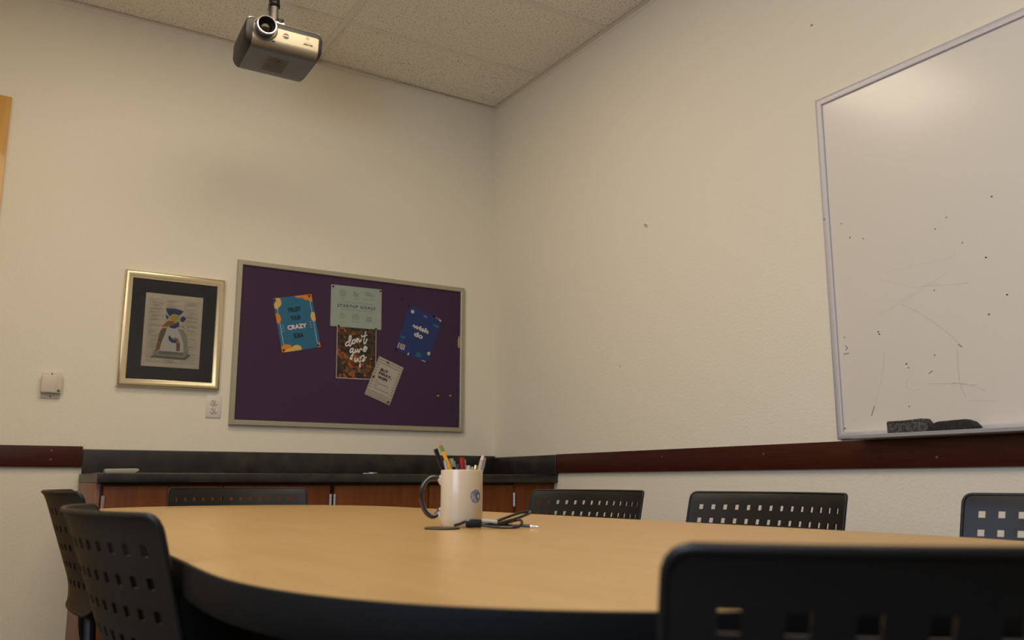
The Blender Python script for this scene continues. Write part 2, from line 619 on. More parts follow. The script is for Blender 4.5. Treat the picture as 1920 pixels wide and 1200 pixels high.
def cabinet(x0, x1, splits, label, left_end):
    """base cabinet with doors; splits: door edge x positions and the hinge side"""
    t = empty('base_cabinet', ((x0 + x1) / 2, -0.3, 0))
    tag(t, label, 'cabinet', 'cherry base cabinets under the counter')
    b = MB()
    b.box(x0, x1, -0.588, -0.002, 0.10, 0.8135, 0.0)
    b.box(x0 + .002, x1 - .002, -0.53, -0.02, 0.0, 0.10, 0.0)
    P(b, 'carcass', M['cherry_dark'], t)
    if left_end:
        b = MB(); b.box(x0 - 0.018, x0, -0.590, -0.002, 0.0, 0.8135, 0.001)
        tag(P(b, 'end_panel', M['cherry_end'], t), 'paler brown end panel')
    for (d0, d1, hinge) in splits:
        b = MB(); b.box(d0, d1, -0.610, -0.590, 0.115, 0.802, 0.0015, 2)
        d = P(b, 'cabinet_door', M['cherry'], t)
        hx = d0 - 0.001 if hinge < 0 else d1 + 0.001
        for z in (0.70, 0.17):
            h = MB()
            h.tube([(hx, -0.614, z - 0.0), (hx, -0.614, z + 0.066)], 0.0055, 10)
            for k in range(4):
                h.tube([(hx, -0.614, z + 0.008 + k * 0.015), (hx, -0.614, z + 0.018 + k * 0.015)], 0.0068, 10)
            h.box(hx - 0.004, hx + 0.004, -0.614, -0.606, z, z + 0.066)
            h.build('hinge', M['steel'], d)
    return t
cabinet(-2.072, -1.162, [(-2.062, -1.6225, -1), (-1.6175, -1.170, 1)], 'cherry two-door base cabinet at the left end of the counter', True)
cabinet(-1.160, -0.240, [(-1.150, -0.7025, -1), (-0.6975, -0.246, 1)], 'cherry two-door base cabinet in the middle, directly left of the narrow filler cabinet', False)
b = MB(); b.box(-0.239, -0.003, -0.602, -0.003, 0.0, 0.8135, 0.001)
fl = b.build('filler_cabinet', M['cherry'])
tag(fl, 'narrow plain cherry end cabinet in the corner without a door', 'cabinet')
b = MB(); b.box(-0.232, -0.03, -0.606, -0.602, 0.115, 0.802, 0.001); b.build('front_panel', M['cherry'], fl)

# things on the counter
b = MB()
pts = [(-0.062, 0.0), (-0.066, 0.006), (-0.066, 0.013), (-0.060, 0.0165), (0.052, 0.019), (0.060, 0.017), (0.064, 0.012), (0.060, 0.007), (0.046, 0.0)]
b2 = MB()
b2.prism(pts, -0.02, 0.02, 0.003, 3)
o = b2.build('slim_case', flat('pale_grey_plastic', (0.36, 0.345, 0.29), 0.5))
for v in o.data.vertices:
    v.co = (v.co.x, v.co.z, v.co.y)
o.data.flip_normals()
o.location = (-1.978, -0.42, CT)
tag(o, 'slim pale grey case with rounded ends lying on the left end of the dark counter', 'case')
b.bm.free()
b = MB()
b.box(-0.034, -0.012, -0.008, 0.008, 0, 0.0035, 0.001)
b.box(-0.008, 0.010, -0.012, 0.004, 0, 0.007, 0.0015)
b.tube([(0.010, 0, 0.004), (0.020, 0.006, 0.004), (0.030, 0, 0.004), (0.020, -0.008, 0.004), (0.011, -0.003, 0.004)], 0.0016, 8)
o = b.build('metal_clip', flat('bluish_metal', (0.50, 0.52, 0.62), 0.3))
o.location = (-0.988, -0.615, CT)
tag(o, 'tiny bluish silver clip on the front edge of the counter behind the table', 'clip')

# ------------------------------------------------------------------ wall sensor and outlet on the back wall
t = empty('thermostat', (-2.232, 0, 1.23))
tag(t, 'small ivory square thermostat on the back wall left of the framed picture', 'thermostat')
b = MB(); b.box(-0.037, 0.037, -0.006, 0, -0.056, 0.056, 0.0015); b.build('wall_plate', M['ivory'], t)
b = MB(); b.box(-0.040, 0.041, -0.028, -0.006, -0.034, 0.042, 0.003); bd = b.build('cover', M['ivory'], t)
b = MB(); b.box(-0.038, 0.0145, -0.0295, -0.028, -0.031, 0.039, 0.0006); b.build('front_panel', flat('ivory_light', (0.66, 0.60, 0.50), 0.4), t)
b = MB(); b.box(0.0235, 0.0345, -0.0292, -0.028, -0.029, -0.019, 0.0008); tag(b.build('button', flat('violet_grey_button', (0.13, 0.11, 0.16), 0.4), t), 'small dark violet-grey button')
b = MB(); b.tube([(0, -0.0062, 0.050), (0, -0.0078, 0.050)], 0.003, 10); b.tube([(0, -0.0062, -0.049), (0, -0.0078, -0.049)], 0.003, 10); split(b.build('screw', M['slot'], t))

t = empty('power_outlet', (-1.540, 0, 1.169))
tag(t, 'white duplex power outlet on the back wall below the framed picture', 'outlet')
b = MB(); b.box(-0.035, 0.035, -0.005, 0, -0.0535, 0.0535, 0.002); b.build('wall_plate', M['outlet'], t)
for zz in (0.0185, -0.0185):
    b = MB()
    pl = [(0.0165 * max(-0.82, min(0.82, math.cos(2 * PI * k / 28))) / 0.82 , 0.0148 * math.sin(2 * PI * k / 28)) for k in range(28)]
    b.prism(pl, 0.0, 0.0035, 0.0006)
    s = b.build('socket', flat('socket_cream', (0.66, 0.60, 0.48), 0.4), t)
    for v in s.data.vertices:
        v.co = (v.co.x, -0.005 - v.co.z, v.co.y + zz)
    b = MB()
    b.box(-0.0075, -0.0050, -0.0088, -0.0084, zz + 0.000, zz + 0.009)
    b.box(0.0050, 0.0070, -0.0088, -0.0084, zz + 0.000, zz + 0.008)
    b.tube([(0, -0.0084, zz - 0.007), (0, -0.0088, zz - 0.007)], 0.0028, 10)
    split(b.build('slot', M['slot'], s))
b = MB(); b.tube([(0, -0.0048, 0), (0, -0.0062, 0)], 0.0028, 10); b.build('screw', M['steel'], t)

# nails in the right wall
b = MB(); b.lathe([(0, 0.014), (0.005, 0.013), (0.0062, 0.009), (0.0030, 0.007), (0.0030, 0)], 12, Matrix.Rotation(R(-90), 4, 'Y'))
o = b.build('wall_screw', M['steel']); o.location = (0, -1.36, 1.955)
tag(o, 'small steel screw sticking out of the blank right wall', 'screw')
b = MB(); b.lathe([(0, 0.003), (0.0022, 0.002), (0.0025, 0)], 10, Matrix.Rotation(R(-90), 4, 'Y'))
o = b.build('wall_nail', flat('rusty_brown', (0.25, 0.12, 0.07), 0.6)); o.location = (0, -1.146, 1.338)
tag(o, 'tiny brown nail head low on the right wall near the corner', 'nail')
b = MB(); b.lathe([(0, 0.003), (0.0025, 0.0025), (0.0035, 0)], 10, Matrix.Rotation(R(-90), 4, 'Y') @ Matrix.Diagonal((1, 1.7, 1, 1)))
o = b.build('wall_anchor', flat('anchor_grey_brown', (0.30, 0.24, 0.16), 0.6)); o.location = (0, -2.319, 2.479)
tag(o, 'small grey-brown wall anchor above the top left corner of the whiteboard', 'wall anchor')

# ------------------------------------------------------------------ framed picture
t = empty('framed_picture', (-1.7485, 0, 1.5115))
tag(t, 'champagne framed print of a fan-tailed bird on a ruined arch with black mat', 'picture')
hw, hh = 0.2245, 0.2685
b = MB()
frame_sweep(b, -hw, hw, -hh, hh, [(0.0, 0.0), (0.0, -0.018), (0.003, -0.024), (0.009, -0.0275), (0.016, -0.028), (0.024, -0.025), (0.030, -0.0195), (0.032, -0.020), (0.035, -0.018), (0.035, -0.008)])
b.build('frame', M['gold'], t, angle=60)
b = MB(); b.box(-hw + .03, hw - .03, -0.010, -0.004, -hh + .03, hh - .03); b.build('mat_board', M['mat_black'], t)
pw, ph = 0.1281, 0.1715
b = MB(); b.box(-pw, pw, -0.0108, -0.010, -ph, ph); pr = b.build('print', M['paper'], t)
b = MB()
b.box(-hw + .034, hw - .034, -0.0140, -0.0125, -hh + .034, hh - .034)
b.build('glass_pane', M['glass'], t)
# printed text rows behind the drawing
b = MB()
for c in range(3):
    for k in range(62):
        z = ph - 0.030 - k * 0.0048
        if z < -ph + 0.014:
            break
        x0 = -pw + 0.014 + c * 0.078
        for s in range(random.choice((1, 2, 3))):
            a = x0 + random.random() * 0.03 * s
            e = min(x0 + 0.070, a + 0.02 + random.random() * 0.05)
            b.art([(a, z), (e, z), (e, z + 0.0013), (a, z + 0.0013)], -0.01085)
b.art([(-pw + .012, ph - .022), (pw - .012, ph - .022), (pw - .012, ph - .0212), (-pw + .012, ph - .0212)], -0.01085)
b.build('printed_text', flat('faded_text', (0.40, 0.36, 0.27)), pr)
def cp(px, py):     # crop pixels -> print plane
    x, y = px - 105, py - 30
    det = 845 * 1085 + 75 * 90
    u = (x * 1085 + 75 * y) / det
    v = (845 * y - 90 * x) / det
    return (-pw + u * 2 * pw, ph - v * 2 * ph)
def ca(par, name, polys, m, y):
    b = MB()
    for pl in polys:
        b.art([cp(*q) for q in pl], y)
    split(b.build(name, m, par))
ca(pr, 'ruined_arch', [[(400, 565), (600, 590), (640, 700), (640, 940), (290, 905), (330, 780), (380, 660)]], flat('art_pale', (0.62, 0.59, 0.50)), -0.01090)
ca(pr, 'arch_shading', [[(560, 585), (640, 600), (700, 690), (708, 880), (650, 945), (645, 800), (610, 690)], [(610, 560), (635, 525), (662, 590)], [(420, 700), (440, 695), (430, 740)]], flat('art_grey', (0.34, 0.32, 0.25)), -0.01094)
ca(pr, 'arch_base', [[(205, 890), (290, 905), (640, 950), (720, 880), (718, 975), (650, 1030), (205, 972)]], flat('art_green_grey', (0.32, 0.31, 0.22)), -0.01098)
ca(pr, 'base_slab', [[(165, 990), (205, 968), (655, 1026), (720, 972), (750, 995), (670, 1062), (170, 1000)]], flat('art_slab', (0.15, 0.14, 0.10)), -0.01102)
ca(pr, 'railing', [[(290 + k * 17, 908 + k * 2), (298 + k * 17, 909 + k * 2), (298 + k * 17, 955 + k * 1.6), (290 + k * 17, 954 + k * 1.6)] for k in range(21)], flat('art_dark', (0.07, 0.06, 0.045)), -0.01104)
ca(pr, 'tree_trunk', [[(330, 575), (405, 570), (375, 660), (332, 760), (300, 885), (232, 910), (265, 780), (290, 660)], [(540, 790), (600, 800), (592, 920), (540, 920)]], flat('art_brown', (0.17, 0.12, 0.07)), -0.01106)
ca(pr, 'orange_plumage', [[(330, 550), (360, 510), (430, 462), (500, 475), (525, 512), (440, 530), (420, 555), (335, 572)], [(270, 780), (322, 760), (300, 890), (242, 905)], [(500, 708), (560, 730), (592, 792), (540, 785)]], flat('art_orange', (0.36, 0.12, 0.03)), -0.01110)
ca(pr, 'yellow_plumage', [[(330, 548), (415, 540), (400, 562), (332, 568)]], flat('art_yellow', (0.66, 0.40, 0.05)), -0.01113)
ca(pr, 'blue_tail', [[(390, 270), (520, 280), (655, 322), (622, 362), (575, 390), (500, 400), (440, 390), (405, 330)], [(600, 430), (640, 393), (692, 435), (642, 490), (602, 470)], [(382, 368), (435, 405), (402, 442)], [(440, 540), (500, 520), (580, 478), (587, 550), (520, 582), (450, 568)], [(428, 690), (450, 685), (465, 715), (535, 760), (540, 802), (470, 790), (430, 750)]], flat('art_blue', (0.035, 0.06, 0.16)), -0.01116)
ca(pr, 'tail_glow', [[(455, 385), (500, 360), (560, 372), (600, 405), (590, 450), (545, 500), (480, 470), (450, 430)]], flat('art_glow', (0.50, 0.44, 0.18)), -0.01119)
ca(pr, 'tail_centre', [[(470, 390), (510, 375), (550, 395), (556, 440), (520, 505), (478, 450)]], flat('art_amber', (0.62, 0.36, 0.03)), -0.01122)

# ------------------------------------------------------------------ purple pin board
BX0, BX1, BZ0, BZ1 = -1.468, -0.2055, 1.0845, 1.893
t = empty('pin_board', ((BX0 + BX1) / 2, 0, (BZ0 + BZ1) / 2))
tag(t, 'purple fabric pin board in a pale metal frame on the back wall', 'pin board')
bw, bh = (BX1 - BX0) / 2, (BZ1 - BZ0) / 2
b = MB()
frame_sweep(b, -bw, bw, -bh, bh, [(0.0, 0.0), (0.0, -0.020), (0.002, -0.022), (0.021, -0.022), (0.0235, -0.0205), (0.025, -0.012)])
b.build('frame', M['frame_al'], t, angle=30)
b = MB(); b.box(-bw + .02, bw - .02, -0.012, -0.001, -bh + .02, bh - .02); b.build('fabric_panel', M['fabric'], t)
YB = -0.0122


def paper(name, cx, cz, w, h, rot, m, label, cat='poster', lift=0.0, border=None):
    b = MB()
    b.box(-w / 2, w / 2, -0.0006, 0, -h / 2, h / 2)
    o = b.build(name, m)
    o.location = (cx, YB - lift, cz)
    o.rotation_euler = (0, R(-rot), 0)
    tag(o, label, cat, 'posters on the purple pin board')
    return o


# --- turquoise poster
w, h = 0.2014, 0.2755
o = paper('motivational_poster', -1.1593, 1.6049, w, h, 12.7, flat('poster_turquoise', (0.022, 0.135, 0.24), 0.6), 'turquoise tilted poster lettered TRUST YOUR CRAZY IDEA with orange blobs')
U = lambda u: (u - 0.5) * w
V = lambda v: (0.5 - v) * h
b = MB()
b.art([(U(.062), V(.93)), (U(.078), V(.93)), (U(.078), V(.10)), (U(.062), V(.10))], -0.0007)
b.art([(U(.925), V(.93)), (U(.94), V(.93)), (U(.94), V(.10)), (U(.925), V(.10))], -0.0007)
split(b.build('white_line', flat('poster_line', (0.36, 0.45, 0.50)), o))
cl = (w / 2, h / 2)
b = MB()
b.disc(U(.02), V(.37), .020, .026, -0.0008, clip=cl)
b.disc(U(.90), V(.03), .030, .020, -0.0008, clip=cl); b.disc(U(.72), V(.01), .030, .010, -0.00077, clip=cl); b.disc(U(.97), V(.08), .014, .016, -0.00083, clip=cl)
b.disc(U(.12), V(.94), .032, .022, -0.0008, clip=cl)
b.disc(U(1.0), V(.98), .017, .019, -0.0008, clip=cl)
split(b.build('orange_blob', flat('poster_orange', (0.66, 0.22, 0.02)), o))
b = MB()
b.disc(U(.115), V(.075), .016, .026, -0.0009, clip=cl); b.disc(U(.06), V(.14), .012, .018, -0.00094, clip=cl)
b.disc(U(.95), V(.42), .014, .025, -0.0009, clip=cl)
b.disc(U(.38), V(.97), .026, .020, -0.0009, clip=cl); b.disc(U(.22), V(.985), .030, .012, -0.00095, clip=cl)
split(b.build('cream_blob', flat('poster_cream', (0.64, 0.42, 0.12)), o))
dk = flat('poster_dark_ink', (0.010, 0.016, 0.022))
letters('TRUST', dk, o, U(.49), V(.25), w * .34, h * .085, -0.001, bold=0.045, label='dark lettering')
letters('YOUR', dk, o, U(.49), V(.40), w * .27, h * .085, -0.001, bold=0.045, label='dark lettering')
letters('CRAZY', flat('poster_pink_white', (0.72, 0.62, 0.60)), o, U(.49), V(.565), w * .50, h * .085, -0.001, bold=0.04, label='pinkish white lettering')
letters('IDEA', dk, o, U(.49), V(.73), w * .25, h * .085, -0.001, bold=0.045, label='dark lettering')
b = MB()
for sx in (-1, 1):
    for k, a in enumerate((35, 0, -35)):
        x = U(.49) + sx * w * .33
        z = V(.56) + h * 0.035 * (1 - k)
        dx, dz = sx * 0.012 * math.cos(R(a)), 0.012 * math.sin(R(a))
        b.stroke([(x, z), (x + dx, z + dz)], 0.0022, -0.001)
split(b.build('spark_line', flat('poster_line', (0.36, 0.45, 0.50)), o))

# --- autumn leaves poster (behind the pale green one)
w, h = 0.2175, 0.2700
o = paper('leaf_poster', -0.8365, 1.4760, w, h, 0.9, flat('poster_border', (0.55, 0.47, 0.44), 0.6), "autumn leaf poster with white brush lettering don't give up")
m = mat('leaf_print', (0.05, 0.03, 0.01), 0.6)
n, l, bs = nodes(m)
v = coords(m)
vo = n.new('ShaderNodeTexVoronoi'); vo.inputs['Scale'].default_value = 62
no = n.new('ShaderNodeTexNoise'); no.inputs['Scale'].default_value = 11; no.inputs['Detail'].default_value = 2
ad = n.new('ShaderNodeMath'); ad.operation = 'MULTIPLY'
cr = n.new('ShaderNodeValToRGB')
cr.color_ramp.elements[0].position = 0.10; cr.color_ramp.elements[0].color = (0.008, 0.007, 0.004, 1)
cr.color_ramp.elements[1].position = 0.22; cr.color_ramp.elements[1].color = (0.036, 0.028, 0.009, 1)
e = cr.color_ramp.elements.new(0.34); e.color = (0.075, 0.034, 0.009, 1)
e = cr.color_ramp.elements.new(0.46); e.color = (0.30, 0.075, 0.010, 1)
sp = n.new('ShaderNodeSeparateXYZ'); l.new(v, sp.inputs[0])
# leaves get brighter towards the lower left of the print
m1 = n.new('ShaderNodeMath'); m1.operation = 'MULTIPLY_ADD'; m1.inputs[1].default_value = -0.9; m1.inputs[2].default_value = 0.95
l.new(sp.outputs['X'], m1.inputs[0])
m2 = n.new('ShaderNodeMath'); m2.operation = 'MULTIPLY_ADD'; m2.inputs[1].default_value = -1.2
l.new(sp.outputs['Z'], m2.inputs[0]); l.new(m1.outputs[0], m2.inputs[2])
sc = n.new('ShaderNodeSeparateColor'); l.new(vo.outputs['Color'], sc.inputs[0])
l.new(v, vo.inputs['Vector']); l.new(v, no.inputs['Vector'])
l.new(sc.outputs[0], ad.inputs[0]); l.new(no.outputs['Fac'], ad.inputs[1])
a2 = n.new('ShaderNodeMath'); a2.operation = 'MULTIPLY'
l.new(ad.outputs[0], a2.inputs[0]); l.new(m2.outputs[0], a2.inputs[1])
l.new(a2.outputs[0], cr.inputs['Fac']); l.new(cr.outputs['Color'], bs.inputs['Base Color'])
b = MB(); b.box(-w / 2 + .003, w / 2 - .003, -0.0008, -0.0005, -h / 2 + .0035, h / 2 - .001); b.build('leaf_photograph', m, o)
def dp(px, py):
    u = (px - 75 + 15 * (py - 40) / 1080) / 810
    v = (py - 40 - u * 65) / 1080
    return ((u - 0.5) * w, (0.5 - v) * h)
strokes = [
    [(335, 375), (300, 365), (262, 388), (244, 430), (258, 462), (292, 455), (322, 410), (345, 340)],
    [(350, 335), (362, 270), (350, 243), (325, 265), (316, 330), (317, 400), (328, 465), (350, 455), (378, 395)],
    [(432, 325), (405, 330), (383, 365), (382, 405), (408, 418), (436, 390), (450, 345), (435, 322), (468, 350)],
    [(476, 298), (480, 340), (484, 385)], [(484, 350), (500, 312), (516, 312), (520, 350), (526, 385), (548, 372), (572, 325)],
    [(572, 238), (582, 282)],
    [(662, 160), (642, 250), (624, 330), (620, 400), (640, 425), (664, 392), (686, 318)], [(590, 262), (685, 236)],
    [(402, 512), (366, 512), (340, 550), (338, 592), (362, 600), (390, 560), (405, 515), (400, 600), (392, 680), (366, 748), (342, 735), (350, 690), (400, 625), (432, 588)],
    [(452, 530), (445, 575), (458, 600), (482, 568)], [(462, 468), (463, 471)],
    [(490, 530), (505, 572), (515, 612), (535, 560), (550, 525), (578, 530)],
    [(598, 560), (640, 532), (668, 482), (652, 465), (628, 492), (615, 545), (630, 590), (660, 570), (688, 500)],
    [(442, 710), (432, 762), (447, 795), (476, 768), (500, 715), (497, 768), (517, 790)],
    [(547, 690), (545, 780), (540, 905)], [(548, 722), (590, 668), (622, 662), (628, 710), (602, 765), (580, 785), (612, 795), (668, 700)],
]
b = MB()
for i, s in enumerate(strokes):
    b.stroke([dp(*q) for q in s], 0.0062, -0.0010 - i * 0.00001)
tag(b.build('brush_lettering', M['white'], o), 'white brush lettering')
b = MB()
b.art([dp(240, 945), dp(740, 985), dp(740, 990), dp(240, 950)], -0.001)
b.art([dp(400, 1000), dp(620, 1018), dp(620, 1023), dp(400, 1005)], -0.001)
b.build('fine_print', flat('poster_fine', (0.26, 0.20, 0.16)), o)

# --- pale green poster
w, h = 0.2823, 0.2186
o = paper('goals_poster', -0.8453, 1.7177, w, h, 0.8, flat('poster_pale_green', (0.30, 0.36, 0.31), 0.6), 'pale green landscape poster lettered STARTUP GOALS with small line icons', lift=0.0012)
ink = flat('poster_slate_ink', (0.055, 0.080, 0.085))
ink2 = flat('poster_grey_ink', (0.13, 0.17, 0.165))
letters('STARTUP GOALS', ink, o, U(.50), V(.49), w * .745, h * .075, -0.001, bold=0.03, space=1.25, label='dark slate lettering')
b = MB()
for vv in (.40, .575):
    b.stroke([(U(.19), V(vv)), (U(.84), V(vv))], 0.0012, -0.001, False)
split(b.build('rule_line', ink, o))
b = MB()
for (u0, u1, vv) in ((.17, .29, .305), (.44, .53, .29), (.63, .86, .285), (.20, .26, .88), (.40, .58, .855), (.71, .80, .845)):
    b.stroke([(U(u0), V(vv)), (U(u1), V(vv))], 0.0016, -0.001, False)
split(b.build('icon_caption', ink2, o))
def ic(name, fn):
    b = MB(); fn(b); b.build(name, ink2, o)
sw = 0.0017
def rect(b, u0, u1, v0, v1, ww=sw):
    x0, x1, z0, z1 = U(u0), U(u1), V(v1), V(v0)
    for a, c in (((x0, z0), (x1, z0)), ((x1, z0), (x1, z1)), ((x1, z1), (x0, z1)), ((x0, z1), (x0, z0))):
        b.stroke([a, c], ww, -0.001)
def f(b):
    rect(b, .175, .285, .125, .225); rect(b, .19, .27, .14, .21, .001); b.stroke([(U(.20), V(.175)), (U(.26), V(.175))], .002, -.001); b.stroke([(U(.205), V(.25)), (U(.255), V(.25))], .003, -.001)
ic('monitor_icon', f)
def f(b):
    rect(b, .435, .465, .13, .225); rect(b, .465, .497, .155, .225); rect(b, .497, .53, .18, .225)
ic('bar_chart_icon', f)
def f(b):
    rect(b, .68, .76, .115, .185); b.stroke([(U(.695), V(.14)), (U(.745), V(.14))], sw, -.001); b.stroke([(U(.695), V(.16)), (U(.745), V(.16))], sw, -.001)
    b.stroke([(U(.72), V(.185)), (U(.72), V(.215)), (U(.74), V(.185))], sw, -.001); rect(b, .77, .82, .155, .20); b.stroke([(U(.79), V(.20)), (U(.81), V(.225))], sw, -.001)
ic('chat_icon', f)
def f(b):
    b.ringart(U(.22), V(.74), .0105, .0128, -.001); b.stroke([(U(.22), V(.71)), (U(.228), V(.73)), (U(.212), V(.75)), (U(.22), V(.77))], .0016, -.001)
ic('coin_icon', f)
def f(b):
    rect(b, .43, .545, .71, .80); b.stroke([(U(.46), V(.71)), (U(.465), V(.68)), (U(.51), V(.68)), (U(.515), V(.71))], sw, -.001); b.stroke([(U(.43), V(.75)), (U(.545), V(.75))], sw, -.001); b.disc(U(.465), V(.75), .0025, .0025, -.0011); b.disc(U(.51), V(.75), .0025, .0025, -.0011)
ic('briefcase_icon', f)
def f(b):
    rect(b, .705, .795, .715, .775); b.stroke([(U(.71), V(.74)), (U(.79), V(.74))], .003, -.001); b.stroke([(U(.70), V(.80)), (U(.80), V(.80))], .004, -.001)
ic('laptop_icon', f)

# --- blue poster
w, h = 0.2052, 0.2674
o = paper('blue_poster', -0.4813, 1.6073, w, h, -17.0, flat('poster_blue', (0.020, 0.040, 0.155), 0.6), 'royal blue tilted poster with the word wish struck out above do')
wi = flat('poster_white_ink', (0.62, 0.58, 0.54))
teal = flat('poster_teal', (0.02, 0.17, 0.20))
letters('wish', wi, o, U(.50), V(.375), w * .48, h * .105, -0.001, bold=0.035, label='white struck-out lettering')
letters('do', wi, o, U(.50), V(.525), w * .26, h * .105, -0.001, bold=0.035, label='white lettering')
b = MB(); zg = [(U(.25) + k * w * .5 / 14, V(.385) + (0.0035 if k % 2 else -0.0035)) for k in range(15)]
for a, c in zip(zg[:-1], zg[1:]):
    b.stroke([a, c], 0.0036, -0.0011)
b.build('strike_line', wi, o)
b = MB(); b.disc(U(.14), V(.115), .0095, .0095, -.0008); b.disc(U(.93), V(.80), .0085, .0100, -.0008); split(b.build('white_disc', wi, o))
b = MB(); b.disc(U(.14), V(.115), .003, .004, -.0009); b.disc(U(.93), V(.80), .003, .004, -.0009); split(b.build('disc_centre', flat('khaki_ink', (0.30, 0.24, 0.14)), o))
b = MB(); b.stroke([(U(.47), V(.085)), (U(.57), V(.085))], .0035, -.0008); b.stroke([(U(.49), V(.10)), (U(.58), V(.10))], .0035, -.0008); b.stroke([(U(.48), V(.115)), (U(.57), V(.115))], .0035, -.0008); b.build('lilac_dashes', flat('lilac_ink', (0.20, 0.18, 0.30)), o)
b = MB(); b.art([(U(.74), V(.035)), (U(1.0), V(.035)), (U(1.0), V(.075)), (U(.93), V(.055)), (U(.74), V(.0))], -.0008); b.build('corner_tag', wi, o)
b = MB(); b.box(U(.80), U(.95), -.0009, -.0008, V(.045), V(.02)); b.build('red_text_bar', flat('red_ink', (0.36, 0.10, 0.10)), o)
b = MB(); b.stroke([(U(.82), V(.19)), (U(.99), V(.20))], .010, -.0008, False); b.stroke([(U(.03), V(.69)), (U(.16), V(.69))], .010, -.0008, False)
for k in range(3):
    b.stroke([(U(.58 + .02 * (k % 2)), V(.88 + .028 * k)), (U(.73 + .02 * (k % 2)), V(.88 + .028 * k))], .0062, -.0008)
b.build('teal_dashes', teal, o)
b = MB(); rect(b, .10, .22, .835, .93, .003)
for k in range(6):
    b.disc(U(.045), V(.83 + k * .02), .0035, .0022, -.001, 8)
b.build('white_square', wi, o)
b = MB(); b.box(U(.115), U(.205), -.0009, -.0008, V(.918), V(.85)); b.build('square_centre', flat('khaki_ink2', (0.30, 0.28, 0.13)), o)
b = MB(); b.art([(U(.355), V(.995)), (U(.40), V(.995)), (U(.385), V(.945)), (U(.378), V(.93)), (U(.37), V(.945))], -.0008); b.build('white_figure', wi, o)
b = MB(); b.stroke([(U(.79), V(.985)), (U(.92), V(.985))], .0035, -.0008, False); b.build('bottom_text_bar', wi, o)

# --- striped poster
w, h = 0.1515, 0.2175
o = paper('striped_poster', -0.6771, 1.3413, w, h, -20.4, flat('poster_grey_white', (0.42, 0.38, 0.33), 0.6), 'small grey-striped tilted poster lettered BUT FIRST, WIFI in black', lift=0.0012)
bk = flat('poster_black_ink', (0.012, 0.010, 0.010))
letters('BUT', bk, o, U(.37), V(.285), w * .30, h * .075, -0.001, bold=0.045, label='black lettering')
letters('FIRST,', bk, o, U(.465), V(.38), w * .52, h * .075, -0.001, bold=0.045, label='black lettering')
letters('WIFI', bk, o, U(.40), V(.475), w * .38, h * .075, -0.001, bold=0.045, label='black lettering')
b = MB()
for vv in (.055, .125, .86, .915, .965):
    b.art([(U(0.01), V(vv + .013)), (U(.99), V(vv + .013)), (U(.99), V(vv - .013)), (U(0.01), V(vv - .013))], -.0008)
for k in range(9):
    vv = .20 + k * .072
    for (u0, u1) in ((.01, .13), (.87, .99)):
        b.art([(U(u0), V(vv + .013)), (U(u1), V(vv + .013)), (U(u1), V(vv - .013)), (U(u0), V(vv - .013))], -.0008)
b.build('grey_stripes', flat('poster_stripe', (0.25, 0.225, 0.185)), o)
b = MB()
for (u0, u1, vv) in ((.20, .28, .565), (.20, .72, .615), (.20, .32, .69), (.20, .80, .755)):
    b.stroke([(U(u0), V(vv)), (U(u1), V(vv))], .0028, -.0009, False)
b.build('fine_print', flat('poster_fine_grey', (0.14, 0.125, 0.11)), o)

# --- push pins
def pin(x, z, m, label, group, y=YB - 0.0006, big=False):
    t = empty('push_pin', (x, y, z))
    tag(t, label, 'push pin', group)
    k = 1.0
    mt = Matrix.Rotation(R(90), 4, 'X')
    b = MB(); b.lathe([(0.0042 * k, 0), (0.0045 * k, 0.0012), (0.0028 * k, 0.003), (0.0024 * k, 0.007), (0.0040 * k, 0.009), (0.0038 * k, 0.0102), (0, 0.0106)], 14, mt)
    b.build('pin_head', m, t)
    b = MB(); b.tube([(0, 0.0, 0), (0, 0.010, 0)], 0.0005, 6)
    b.build('needle', M['steel'], t)
    return t
dkp = flat('pin_dark_maroon', (0.030, 0.008, 0.010), 0.3)
corner_pins = [
    (-1.279, 1.708, 'dark push pin in the top left corner of the turquoise poster'), (-1.104, 1.750, 'dark push pin in the top right corner of the turquoise poster'),
    (-1.046, 1.500, 'dark push pin in the bottom right corner of the turquoise poster'), (-1.222, 1.462, 'dark push pin in the bottom left corner of the turquoise poster'),
    (-0.978, 1.815, 'dark push pin in the top left corner of the pale green poster'), (-0.714, 1.819, 'dark push pin in the top right corner of the pale green poster'),
    (-0.941, 1.611, 'dark push pin where the autumn leaf poster top left corner meets the green one'), (-0.735, 1.612, 'dark push pin where the autumn leaf poster top right corner meets the green one'),
    (-0.662, 1.438, 'dark push pin at the middle top edge of the striped poster'), (-0.741, 1.359, 'dark push pin on the left edge of the striped poster'),
    (-0.655, 1.229, 'dark push pin in the bottom right corner of the striped poster'), (-0.546, 1.758, 'dark push pin in the top left corner of the royal blue poster'),
    (-0.615, 1.515, 'dark push pin in the bottom left corner of the royal blue poster'), (-0.431, 1.459, 'dark push pin in the bottom right corner of the royal blue poster')]
for i, (x, z, lb) in enumerate(corner_pins):
    pin(x, z, dkp, lb, 'dark push pins holding the posters', YB - 0.0016)
pin(-0.583, 1.795, flat('pin_teal', (0.005, 0.045, 0.045), 0.3), 'teal push pin stuck in the bare purple fabric above the blue poster', 'loose push pins', YB)
yl = flat('pin_yellow', (0.55, 0.42, 0.03), 0.3)
pin(-0.362, 1.277, yl, 'left one of the two yellow push pins low on the purple board', 'loose push pins', YB)
pin(-0.287, 1.281, yl, 'right one of the two yellow push pins low on the purple board', 'loose push pins', YB)
b = MB(); b.prism([(-0.004, -0.030), (0.006, -0.034), (0.006, 0.032), (-0.001, 0.030), (-0.0055, 0.008), (-0.005, -0.012)], 0, 0.0005)
o = b.build('paper_scrap', flat('scrap_cream', (0.50, 0.34, 0.17)))
for v in o.data.vertices:
    v.co = (v.co.x, -v.co.z, v.co.y)
o.location = (-0.2365, YB - 0.0002, 1.584)
